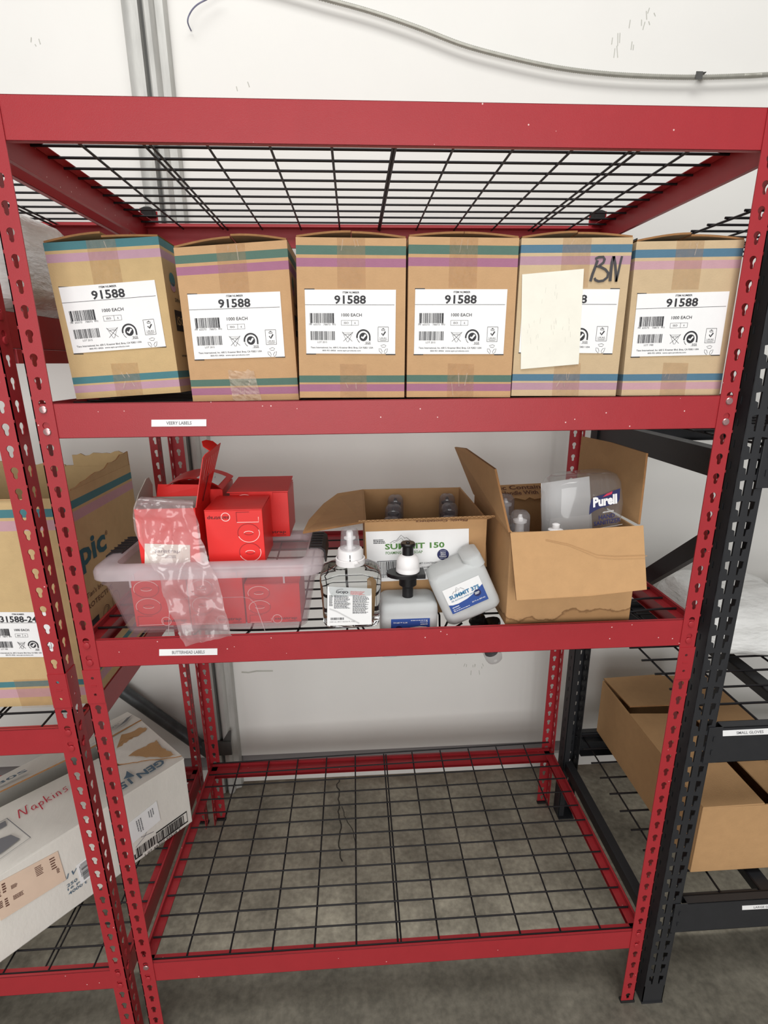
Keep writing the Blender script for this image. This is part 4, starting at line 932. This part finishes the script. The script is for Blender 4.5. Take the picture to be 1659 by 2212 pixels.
b = B(); b.sheet([(.1035, .046, 1.325), (.1035, .141, 1.326), (.108, .135, 1.352), (.112, .112, 1.372), (.112, .098, 1.372), (.108, .065, 1.35)], .0012); b.build('dust_flap', GREYIN, fa, world=True)
b = B(); b.sheet([(.110, .1425, 1.326), (.212, .1425, 1.326), (.212, .152, 1.346), (.112, .152, 1.349)], .0012); b.build('back_flap', REDBOX, fa, world=True)
q4 = [V((.1145, .0445, 1.2593)), V((.1976, .0445, 1.2540)), V((.1940, .0445, 1.2180)), V((.1090, .0445, 1.2180))]
pl = plate('label', fa, *q4, CREAM); b = B(); f = quadmap(*q4, .0008); text(b, f, 'sanstrap', .50, .38, .56, .2, .01); stroke(b, f, arc(.34, .38, .10, .10 * f.w / f.h, 0, 360), .0009); lines(b, f, .45, .58, .7, .75, 2, 3); b.build('lettering', GREYP, pl, world=True)
redbox('upright red box in the middle of the bin lid with upside-down lettering', .2285, .3355, .050, .150, LZ, 1.318, upside=True)
rb_c = redbox('red tuck-top box at the back right of the bin lid', .252, .371, .158, .262, 1.2285, 1.325, hund=(.08, .42))
b = B(); b.sheet([(.248, .152, 1.329), (.373, .152, 1.329), (.371, .262, 1.338), (.25, .262, 1.338)], .0015, n=V((0, 0, 1))); b.build('tuck_lid', REDBOX, rb_c, world=True)
b = B(); b.sheet([(.292, .1565, 1.327), (.340, .1565, 1.327), (.340, .1565, 1.315), (.335, .1565, 1.309), (.297, .1565, 1.309), (.292, .1565, 1.315)], .001); b.build('tuck_tab', REDBOX, rb_c, world=True)
rd = redbox('red box with bulging lid and white label at the back left of the bin lid', .118, .238, .158, .255, 1.2285, 1.335, cap=False, deco=False)
rows = [[V((lerp(.116, .240, i / 10), lerp(.150, .256, j / 6), 1.336 + .024 * math.sin(math.pi * i / 10) ** .8 * (1 - .25 * j / 6) + .006 * j / 6)) for i in range(11)] for j in range(7)]
b = B(); b.grid(rows); b.grid([[p - V((0, 0, .0015)) for p in r][::-1] for r in rows]); ld = b.build('bulged_lid', REDBOX, rd, smooth=60, world=True)
b = B(); b.grid([[V((lerp(.190, .232, i / 5), lerp(.152, .225, j / 6), 1.3372 + .024 * math.sin(math.pi * (lerp(.190, .232, i / 5) - .116) / .124) ** .8 * (1 - .25 * (lerp(.152, .225, j / 6) - .15) / .106) + .006 * (lerp(.152, .225, j / 6) - .15) / .106)) for i in range(6)] for j in range(7)]); wl = b.build('label', WHITE, ld, smooth=60, world=True)
b = B(); rf = [V((.2035, .156, 1.3615)), V((.226, .156, 1.3525)), V((.226, .20, 1.356)), V((.2035, .20, 1.3645))]
f = quadmap(rf[3], rf[2], rf[1], rf[0], .0006); stroke(b, f, [(.3, .55), (.1, .6), (.3, .8), (.05, .9)], .0009); stroke(b, f, [(.55, .45), (.6, .65)], .0009); stroke(b, f, [(.75, .45), (.8, .65)], .0009); b.build('lettering', GREYP, wl, world=True)['kind'] = 'stuff'
redbox('red box numbered 100 seen through the left of the clear bin', .0755, .181, .046, .140, bz + .0065, 1.186, hund=(.05, .5))
redbox('red box seen through the middle of the clear bin', .1835, .2885, .044, .140, bz + .0065, 1.186, hund=(.05, .45))
redbox('red box numbered 100 seen through the right of the clear bin', .2915, .398, .044, .140, bz + .0065, 1.168, hund=(.06, .45))

# the clear bag draped from the open box over the bin rim
bagr = [((.1204, .035, 1.350), (.2161, .035, 1.340)), ((.1105, .032, 1.3299), (.2199, .032, 1.3229)), ((.1079, .03, 1.3112), (.224, .03, 1.2922)), ((.1145, .02, 1.2761), (.231, .02, 1.2684)), ((.1377, -.001, 1.2514), (.2439, -.001, 1.2438)), ((.1576, -.014, 1.2207), (.2577, -.014, 1.213)), ((.1635, -.016, 1.176), (.2656, -.016, 1.1679)), ((.1751, -.016, 1.1338), (.2727, -.016, 1.1349)), ((.1843, -.014, 1.0943), (.2754, -.014, 1.1032)), ((.1905, -.010, 1.0762), (.2773, -.010, 1.0951))]
bagr = [((.130, .095, 1.300), (.205, .095, 1.300)), ((.1232, .06, 1.343), (.2120, .06, 1.336))] + bagr
from mathutils import noise
rows = []
La = catmull([bagr[0][0]] + [q[0] for q in bagr] + [bagr[-1][0]], 8); Ra = catmull([bagr[0][1]] + [q[1] for q in bagr] + [bagr[-1][1]], 8)
for i, (l, r) in enumerate(zip(La, Ra)):
    row = []
    for j in range(41):
        p = l.lerp(r, j / 40)
        a = 1 - abs(noise.noise(V((p.x * 26 + p.z * 9, p.z * 17 - p.x * 14, 2.0)))) * 2 + .35 * (1 - 2 * abs(noise.noise(V((p.x * 55, p.z * 44, 5.0)))))
        inside = 1 if i > 18 else .3
        row.append(p + V((0, -.0095 * max(0, a) * inside, 0)))
    rows.append(row)
b = B(); b.grid(rows)
tag(b.build('plastic_bag', BAG, smooth=60), 'crumpled clear plastic bag draped over the front of the bin', 'bag')

# ------------------------------------------------------------------ middle shelf: bottles
gz = S3 + .0005
t = thing('soap_bottle', 'clear rectangular soap bottle with white GOJO label beside the bin', 'bottle', (.499, .052, gz)); t.scale = (1, 1, .915)
b = B(); b.loft([(0, 0, 0, .046, .036, .016), (0, 0, .004, .053, .043, .02), (0, 0, .012, .0555, .046, .02), (0, 0, .055, .0565, .047, .02), (0, 0, .095, .059, .0485, .022), (0, 0, .108, .0595, .0485, .024), (0, 0, .120, .056, .045, .028), (0, 0, .129, .042, .036, .028), (0, 0, .133, .026, .024, .022), (0, 0, .139, .022, .022, .0215)], nc=6)
b.build('body', CLEAR, t, smooth=50)
b = B(); b.lathe([(.0215, .132), (.0285, .133), (.0288, .145), (.0262, .146), (.0246, .140), (.0243, .162), (.0232, .1655), (.0195, .166)], 36); co = b.build('collar', WPLAS, t, smooth=35)
b = B(); b.tube([(.011, -.0235, .143), (.013, -.031, .140)], [.0048, .0048], 12); b.build('nozzle', WPLAS, co, smooth=40)
b = B(); b.box(-.0010, .0006, -.02535, -.0243, .137, .141); b.box(-.0010, .0006, -.02515, -.0241, .143, .150); b.box(-.0010, .0006, -.02505, -.024, .152, .160); b.build('tick_mark', DARKP, co)['kind'] = 'stuff'
b = B(); b.lathe([(.0065, .160), (.0125, .168), (.0065, .172), (.0065, .186), (.0115, .188), (.0115, .191), (.0068, .193), (.0068, .202), (.0052, .205)], 24); b.build('pump', WPLAS, t, smooth=40)
b = B(); b.lathe([(.0195, .1655), (.0188, .176), (.0165, .205), (.0135, .2105), (.006, .2125)], 30, cap=False); b.lathe([(.0048, .2115), (.0128, .2095), (.0156, .2045), (.0179, .176), (.0186, .1655)], 30, cap=False); b.build('cap', CLEARCAP, t, smooth=40)
q4 = [V((-.0435, -.0475, .1025)), V((.0395, -.0475, .0950)), V((.0385, -.0475, .013)), V((-.0475, -.0475, .013))]
pl = plate('label', t, *q4, WHITE, world=False); b = B(); f = quadmap(*q4, .0008)
text(b, f, 'GOJO', .33, .135, .28, .08, .03); stroke(b, f, arc(.33, .12, .14, .07, 160, 80), .0008)
lines(b, f, .15, .22, .52, .56, 13, 5); lines(b, f, .57, .21, .95, .70, 18, 6); lines(b, f, .04, .22, .12, .5, 10, 7); bars(b, f, .08, .79, .38, .85, 9); text(b, f, '1200 mL (40.5 US/GU FL OZ)', .34, .905, .56, .035, 0); b.build('lettering', DARKP, pl)
b = B(); lines(b, f, .52, .09, .86, .19, 5, 8, th=.62); stroke(b, f, [(.72, .2), (.78, .13), (.84, .09)], .0009); b.build('pink_lettering', PINKP, pl)
b = B(); stroke(b, f, [(.05, .56), (.2, .62), (.45, .78), (.72, .96)], .0028); b.build('tear', M('tear_grey', (205, 205, 205), .5, var=0), pl)

def refill(root, flip_label=True):
    """frosted refill bottle standing on its base with the black pump on top"""
    b = B(); b.loft([(0, 0, 0, .048, .032, .014), (0, 0, .004, .0555, .038, .016), (0, 0, .012, .0575, .0405, .016), (0, 0, .095, .0585, .0415, .016), (0, 0, .106, .0575, .0405, .016), (0, 0, .112, .0525, .036, .014), (0, 0, .1135, .046, .030, .012)], nc=6)
    b.loft([(-.040, 0, -.009, .014, .032, .012), (-.040, 0, -.006, .019, .037, .014), (-.040, 0, .014, .0205, .0403, .015)])
    b.build('body', FROST, root, smooth=40)
    b = B(); b.lathe([(.0112, .112), (.0112, .135), (.0150, .139), (.0180, .140), (.0180, .157), (.012, .158)], 24); b.lathe([(.012, .158), (.024, .1585), (.024, .163), (.012, .1635)], 24); b.build('neck', BPLAS, root, smooth=40)
    b = B(); b.sheet([(.038 * math.cos(a) - .006 if abs(math.cos(a)) < .99 or math.cos(a) < 0 else .034, .026 * math.sin(a), .168) for a in [math.radians(d) for d in range(20, 341, 20)]], .008, n=V((0, 0, 1))); b.build('mounting_plate', BPLAS, root, smooth=40, bevel=.001)
    b = B(); b.box(.012, .034, -.020, .018, .1585, .1685); b.build('lug', BPLAS, root, bevel=.001)
    b = B(); b.lathe([(.0225, .1685), (.0240, .170), (.0240, .176), (.0232, .178), (.0236, .180), (.0225, .192), (.0185, .201), (.013, .205)], 32); b.build('dome', WPLAS, root, smooth=40)
    b = B(); b.lathe([(.0115, .202), (.0112, .2225), (.0150, .2235), (.0155, .2275), (.0135, .2300), (.004, .2298), (.003, .2325), (.001, .233)], 28); b.build('plunger', BPLAS, root, smooth=40)
    s = -1
    q = [V((.0405, -.0424, .028)), V((-.0375, -.0424, .028)), V((-.0375, -.0424, .084)), V((.0405, -.0424, .084))]   # reads right way up when the bottle is inverted
    pl = plate('label', root, *q, WHITE, world=False); f = quadmap(*q, .0008)
    b = B(); band = [(0, .62), (.1, .68), (.25, .70), (.5, .66), (.75, .55), (1, .36), (1, 1), (0, 1)]
    b.add([f(u, v) for u, v in band[:6]] + [f(u, 1) for u, v in band[:6]], [(i, i + 6, i + 7, i + 1) for i in range(5)], 0)
    b.build('blue_band', BLUEP, pl)
    b = B(); f2 = quadmap(*q, .0011); disc(b, f2, .80, .60, .095, .095 * f.w / f.h); b.build('round_badge', NAVYP, pl)
    b = B(); f3 = quadmap(*q, .0014); lines(b, f3, .735, .55, .86, .65, 3, 1, th=.6); text(b, f3, '28.7 fl. oz. (850 mL)', .76, .86, .36, .06, .02); lines(b, f3, .06, .76, .30, .82, 1, 2); lines(b, f3, .06, .92, .52, .96, 1, 3); stroke(b, f3, arc(.085, .87, .02, .028, 0, 330), .0007); lines(b, f3, .12, .85, .26, .89, 1, 4); b.build('white_lettering', WHITE, pl)
    b = B(); text(b, f2, 'SUMMIT 375', .5, .38, .82, .155, .035); text(b, f2, 'GEL ALCOHOL HAND SANITIZER', .47, .535, .74, .055, .01); b.build('lettering', TEALBLUE, pl)
    b = B(); stroke(b, f2, [(.2, .27), (.26, .2), (.3, .22), (.36, .08), (.41, .2), (.45, .15), (.53, .26)], .0007); stroke(b, f2, [(.3, .26), (.35, .16), (.39, .25)], .0006); b.build('mountain_mark', GREYP, pl)
t = thing('refill_bottle', 'frosted refill bottle standing upright with black and white pump on top', 'bottle', (.6145, .076, S3 - .0775), 'frosted refill bottles'); refill(t)
a_ = math.radians(156.0); cx, cz = .727, 1.138
t = thing('refill_bottle', 'frosted SUMMIT 375 bottle tipped upside down with its pump through the shelf', 'bottle', (cx - math.sin(a_) * .0565, .077, cz - math.cos(a_) * .0565), 'frosted refill bottles', (0, a_, 0)); refill(t)
b = B(); b.lathe([(.0185, .205), (.0185, .240), (.0165, .247), (.012, .2505), (.004, .2515)], 24, cap=False); b.build('cap', SMOKECAP, t, smooth=40)

# ------------------------------------------------------------------ middle shelf: two open cartons with their bottles
def open_box(root, x0, x1, y0, y1, z0, z1, m=CARDK, th=.004):
    b = B(); b.box(x0, x1, y0, y0 + th, z0, z1); b.box(x0, x1, y1 - th, y1, z0, z1); b.box(x0, x0 + th, y0 + th, y1 - th, z0, z1); b.box(x1 - th, x1, y0 + th, y1 - th, z0, z1); b.box(x0 + th, x1 - th, y0 + th, y1 - th, z0, z0 + th)
    return b.build('body', m, root, world=True, bevel=.001)
sz = S3 - .028
t = thing('open_carton', 'open brown SUMMIT 150 carton with bottle caps showing inside', 'box', (.655, .26, sz), 'open brown bottle cartons')
x0, x1, y0, y1, z1 = .529, .785, .122, .41, 1.268
open_box(t, x0, x1, y0, y1, sz, z1)
b = B(); e = jag((.405, .15, 1.262), (.46, .33, 1.272), 5, .002, 3); b.sheet([(x0, y0 + .004, z1), (.405, .095, 1.258), (.412, .16, 1.264), (.438, .26, 1.272), (.468, .335, 1.277), (x0, y1 - .002, z1)], .004, n=V((0, 0, 1)), mi_edge=1); b.build('side_flap', [CARDK, CARDD], t, world=True)
b = B(); b.sheet([(x0 - .012, y0 - .016, z1 + .008), (x1 + .012, y0 - .016, z1 + .012), (x1, y0 + .003, z1 + .001), (x0, y0 + .003, z1 + .001)], .0045, n=V((0, -.35, .93))); fl = b.build('front_flap', CARDK, t, world=True)
b = B(); zz = []
for i in range(60): zz.append(V((lerp(x0 - .011, x1 + .011, i / 59), y0 - .0166, lerp(z1 + .0040, z1 + .0080, i / 59) + (.0035 if i % 2 else .0))))
b.tube(zz, .0006, 4); b.build('corrugation', CARDD, fl, world=True)
fq = quadmap((x0, y0 - .0165, z1 + .006), (x1, y0 - .0165, z1 + .010), (x1, y0 - .003, z1 - .0045), (x0, y0 - .003, z1 - .0045), .001)
b = B(); text(b, fq, 'Plastic Containers', .62, .55, .42, .5, .02, flip=True); b.build('lettering', BROWNP, fl, world=True)
b = B(); b.sheet([(x1 - .004, y0 + .02, z1), (x1 - .004, y1, z1), (x1 + .008, y1 - .01, z1 - .10), (x1 + .008, y0 + .03, z1 - .12)], .004); b.build('side_flap', CARDK, t, world=True)
q4 = [V((.5310, y0 - .0006, 1.2466)), V((.7467, y0 - .0006, 1.2479)), V((.7508, y0 - .0006, 1.1373)), V((.5345, y0 - .0006, 1.1337))]
pl = plate('label', t, *q4, WHITE)
f = quadmap(*q4, .0008); b = B(); text(b, f, 'SUMMIT 150', .47, .305, .58, .115, .03); text(b, f, 'FOAMING HAND SOAP', .365, .43, .36, .056, .012); b.build('green_lettering', GREENP, pl, world=True)
b = B(); bars(b, f, .10, .60, .48, .86, 31, nb=60)
for s in ([(.10, .59), (.48, .585)], [(.10, .87), (.48, .865)], [(.10, .59), (.10, .87)]): stroke(b, f, s, .0012)
text(b, f, '10810018 750120', .25, .905, .28, .04, 0); text(b, f, 'NET CONTENTS: 6 X 28.7 FL. OZ. (850mL)', .735, .665, .47, .042, .012); text(b, f, '6X28-0848', .72, .735, .20, .06, .012); text(b, f, 'Z101-NB', .57, .745, .08, .03, .01); lines(b, f, .52, .79, .62, .84, 2, 4); lines(b, f, .6, .88, .75, .95, 2, 5)
lines(b, f, .07, .16, .19, .25, 3, 6, th=.6)
stroke(b, f, [(.23, .235), (.27, .19), (.295, .185), (.34, .085), (.375, .15), (.39, .135), (.425, .19), (.455, .235)], .0008); stroke(b, f, [(.26, .235), (.3, .2), (.34, .14), (.36, .2), (.38, .235)], .0006); stroke(b, f, [(.39, .19), (.41, .225)], .0006); b.build('lettering', DARKP, pl, world=True)
b = B(); disc(b, f, .745, .50, .058, .058 * f.w / f.h); bd = b.build('round_badge', NAVYP, pl, world=True)
f = quadmap(*q4, .0012); b = B()
for i, s in enumerate(('MILD &', 'GENTLE', 'FORMULA')): text(b, f, s, .745, .465 + .036 * i, .05 if i < 2 else .07, .024, .02)
stroke(b, f, [(.715, .43), (.775, .43)], .0006); stroke(b, f, [(.715, .572), (.775, .572)], .0006); b.build('badge_lettering', WHITE, pl, world=True)
def capped(label, x, y, z, h=.085, top=.17, pump=BPLAS, cap=SMOKECAP, hx=.056, hy=.040, grp='bottles inside the SUMMIT 150 carton', body=FROST):
    t = thing('pump_bottle', label, 'bottle', (x, y, z), grp)
    b = B(); b.loft([(0, 0, 0, hx * .9, hy * .85, .014), (0, 0, .006, hx, hy, .016), (0, 0, h - .012, hx, hy, .016), (0, 0, h, hx * .8, hy * .7, .014)]); b.build('body', body, t, smooth=40)
    b = B(); b.lathe([(.017, h), (.017, top - .052), (.0095, top - .050), (.0085, top - .028), (.0135, top - .026), (.0140, top - .021), (.006, top - .018), (.003, top - .010), (.001, top - .009)], 20); b.build('pump', pump, t, smooth=40)
    b = B(); b.lathe([(.0205, top - .065), (.0200, top - .016), (.0188, top - .009), (.013, top - .002), (.003, top)], 24, cap=False); b.lathe([(.003, top - .001), (.0125, top - .0032), (.0180, top - .0098), (.0192, top - .016), (.0197, top - .065)], 24, cap=False); b.build('cap', cap, t, smooth=40)
    return t
for col, xs in (('left', (.5877, .5994, .6110)), ('right', (.7157, .7307, .7410))):
    for row, xx, yy in zip(('front', 'middle', 'back'), xs, (.172, .262, .352)):
        capped('smoky-capped bottle in the %s %s of the SUMMIT 150 carton' % (row, col), xx, yy, sz + .0045, top=.2060 if row != 'front' else .2020, hx=.034, hy=.036)

gz2 = S3 - .010
t = thing('open_carton', 'open brown carton with water-stained base and front flap folded down', 'box', (.93, .17, gz2), 'open brown bottle cartons')
x0, x1, y0, y1, z1 = .806, 1.060, .022, .335, 1.270
def stained():
    m = M('stained_cardboard', (186, 146, 102), .8, var=.07, scale=35, bump=.12, bscale=300); nt = m.node_tree; N = nt.nodes; L = nt.links
    p = N['Principled BSDF']; old = p.inputs['Base Color'].links[0].from_socket
    tc = N.new('ShaderNodeTexCoord'); sp = N.new('ShaderNodeSeparateXYZ'); L.new(tc.outputs['Object'], sp.inputs[0])
    no = N.new('ShaderNodeTexNoise'); no.inputs['Scale'].default_value = 16; no.inputs['Detail'].default_value = 4; L.new(tc.outputs['Object'], no.inputs['Vector'])
    ma = N.new('ShaderNodeMath'); ma.operation = 'MULTIPLY_ADD'; ma.inputs[1].default_value = -.085; L.new(no.outputs[0], ma.inputs[0]); L.new(sp.outputs['Z'], ma.inputs[2])
    r = N.new('ShaderNodeValToRGB'); e = r.color_ramp.elements; r.color_ramp.interpolation = 'LINEAR'
    e[0].position = 0; e[0].color = (.72, .66, .6, 1); e[1].position = 1; e[1].color = (1, 1, 1, 1)
    for pos, c in ((.46, (.8, .76, .7, 1)), (.49, (.42, .36, .3, 1)), (.505, (1, 1, 1, 1))): n_e = e.new(pos); n_e.color = c
    mr = N.new('ShaderNodeMapRange'); mr.inputs[1].default_value = -.1; mr.inputs[2].default_value = .06; L.new(ma.outputs[0], mr.inputs[0]); L.new(mr.outputs[0], r.inputs[0])
    mx = N.new('ShaderNodeMix'); mx.data_type = 'RGBA'; mx.blend_type = 'MULTIPLY'; mx.inputs[0].default_value = 1; L.new(old, mx.inputs[6]); L.new(r.outputs[0], mx.inputs[7]); L.new(mx.outputs[2], p.inputs['Base Color'])
    return m
open_box(t, x0, x1, y0, y1, gz2, z1, stained())
b = B(); b.sheet([(x0 - .002, y0 - .001, z1 - .001), (.8090, -.026, 1.1520), (.95, -.028, 1.157), (1.0600, -.024, 1.1645), (x1 + .003, y0 - .001, z1 + .008)], .004, mi_edge=1); ffl = b.build('front_flap', [CARDK, CARDD], t, world=True)
b = B(); b.sheet([(x0, y0 + .004, z1), (x0, y1 - .004, z1), (.766, .385, 1.378), (.775, .30, 1.388), (.782, .14, 1.385), (.786, .075, 1.383)], .004, mi_edge=1); b.build('side_flap', [CARDK, CARDD], t, world=True)
b = B(); b.sheet([(x1, y1 - .004, z1), (x1, y0 + .012, z1 + .006), (1.068, .050, 1.35), (1.069, .054, 1.412), (1.069, .20, 1.412), (1.068, .345, 1.405)], .004, mi_edge=1); b.build('side_flap', [CARDK, CARDD], t, world=True)
e = jag((.975, .285, 1.268), (.815, .290, 1.262), 14, .005, 9, V((0, .6, .6)))
b = B(); b.sheet([(x0 + .006, y1 - .002, z1 + .018), (x1 - .03, y1 - .002, z1 + .024), (1.0, .305, 1.283)] + e, .003, n=V((0, -.5, .87)), mi_edge=1); bf = b.build('back_flap', [CARDK, CARDD], t, world=True)
fq = quadmap((.815, .330, 1.287), (1.0, .330, 1.291), (1.0, .292, 1.268), (.815, .292, 1.263), .004); b = B(); text(b, fq, 'Plastic Containers', .50, .25, .95, .32, .02); text(b, fq, 'Handle With Care', .62, .66, .7, .30, .02); b.build('lettering', BROWNP, bf, world=True)
b = B(); fq = quadmap((.806, .021, 1.267), (1.056, .021, 1.278), (1.0715, -.030, 1.167), (.8255, -.032, 1.154), .0014)
stroke(b, fq, [(.25, .12), (.42, .22), (.55, .35), (.62, .42), (.75, .46), (1.0, .48)], .0011); b.build('crease', M('pale_crease', (172, 132, 90), .8, var=.1), ffl, world=True)['kind'] = 'stuff'
capped('clear-capped bluish bottle in the front left of the stained carton', .8445, .092, gz2 + .0045, h=.15, top=.216, pump=WPLAS, cap=CLEARCAP, hx=.031, hy=.036, grp='bottles inside the stained carton', body=M('bluish_bottle', (150, 170, 196), .15, var=.03, trans=.4, ior=1.2))
capped('dark-capped bottle at the back left of the stained carton', .8445, .20, gz2 + .0045, h=.15, top=.222, pump=WPLAS, cap=SMOKECAP, hx=.031, hy=.040, grp='bottles inside the stained carton', body=M('bluish_bottle_b', (150, 170, 196), .15, var=.03, trans=.4, ior=1.2))
t = thing('pump_bottle', 'white knob-topped pump bottle low beside the large sanitizer bottle', 'bottle', (.9030, .0495, gz2 + .0045), 'bottles inside the stained carton')
b = B(); b.lathe([(.020, 0), (.022, .004), (.022, .145), (.012, .158), (.011, .166)], 24); b.build('body', FROST, t, smooth=40)
b = B(); b.lathe([(.010, .164), (.010, .180), (.0145, .182), (.0145, .186), (.007, .188), (.0075, .197), (.004, .199)], 24); b.build('pump', WPLAS, t, smooth=40)
t = thing('sanitizer_bottle', 'large clear Purell sanitizer bottle tipped in the stained carton', 'bottle', (.9900, .088, gz2 + .012), None, (math.radians(-3), math.radians(-5.0), 0))
b = B(); b.loft([(-.010, .006, 0, .05, .035, .02), (-.010, .006, .006, .058, .042, .024), (-.010, .006, .12, .060, .045, .026), (-.002, 0, .185, .072, .049, .028), (0, 0, .22, .0745, .049, .028), (0, 0, .262, .071, .046, .028), (0, 0, .275, .066, .041, .028), (0, 0, .281, .055, .032, .024)], nc=6)
b.build('body', FILM('clear_sanitizer_plastic', (236, 238, 240), .12, 1.2, .05), t, smooth=40)
q4 = [V((-.064, .050, .258)), V((.040, .050, .262)), V((.046, .050, .135)), V((-.066, .050, .135))]
bl = plate('back_label', t, *q4, WHITE, t=.0008, world=False)
q4 = [V((-.004, -.0500, .2450)), V((.0565, -.0500, .2490)), V((.0585, -.0500, .172)), V((-.004, -.0500, .168))]; f = quadmap(*q4, .001)
b = B(); bn = [(.0, .28), (.05, .13), (.15, .06), (.5, .03), (1.0, -.05), (.98, .22), (.9, .32), (.4, .37), (.15, .42), (-.02, .5)]; patch(b, f, bn); fpl = b.build('brand_banner', NAVYP, t)
b = B(); patch(b, quadmap(*q4, .0016), [(.42, .1), (.55, .03), (.75, -.01), (.72, .06), (.6, .08)]); b.build('red_flash', M('red_flash_print', (200, 50, 80), .5, var=0), fpl)
b = B(); text(b, quadmap(*q4, .0016), 'Purell', .5, .20, .78, .26, .05); b.build('brand_lettering', WHITE, fpl)
b = B(); text(b, f, 'HAND', .55, .62, .52, .115, .02); text(b, f, 'SANITIZER', .56, .765, .86, .115, .02); text(b, f, 'FRAGRANCE FREE', .60, 1.02, .66, .05, .0); b.build('lettering', NAVYP, t)
b = B(); text(b, f, 'ADVANCED', .6, .50, .36, .04, .01); rect(b, f, .0, .895, 1.05, .905); b.build('white_lettering', WHITE, t)
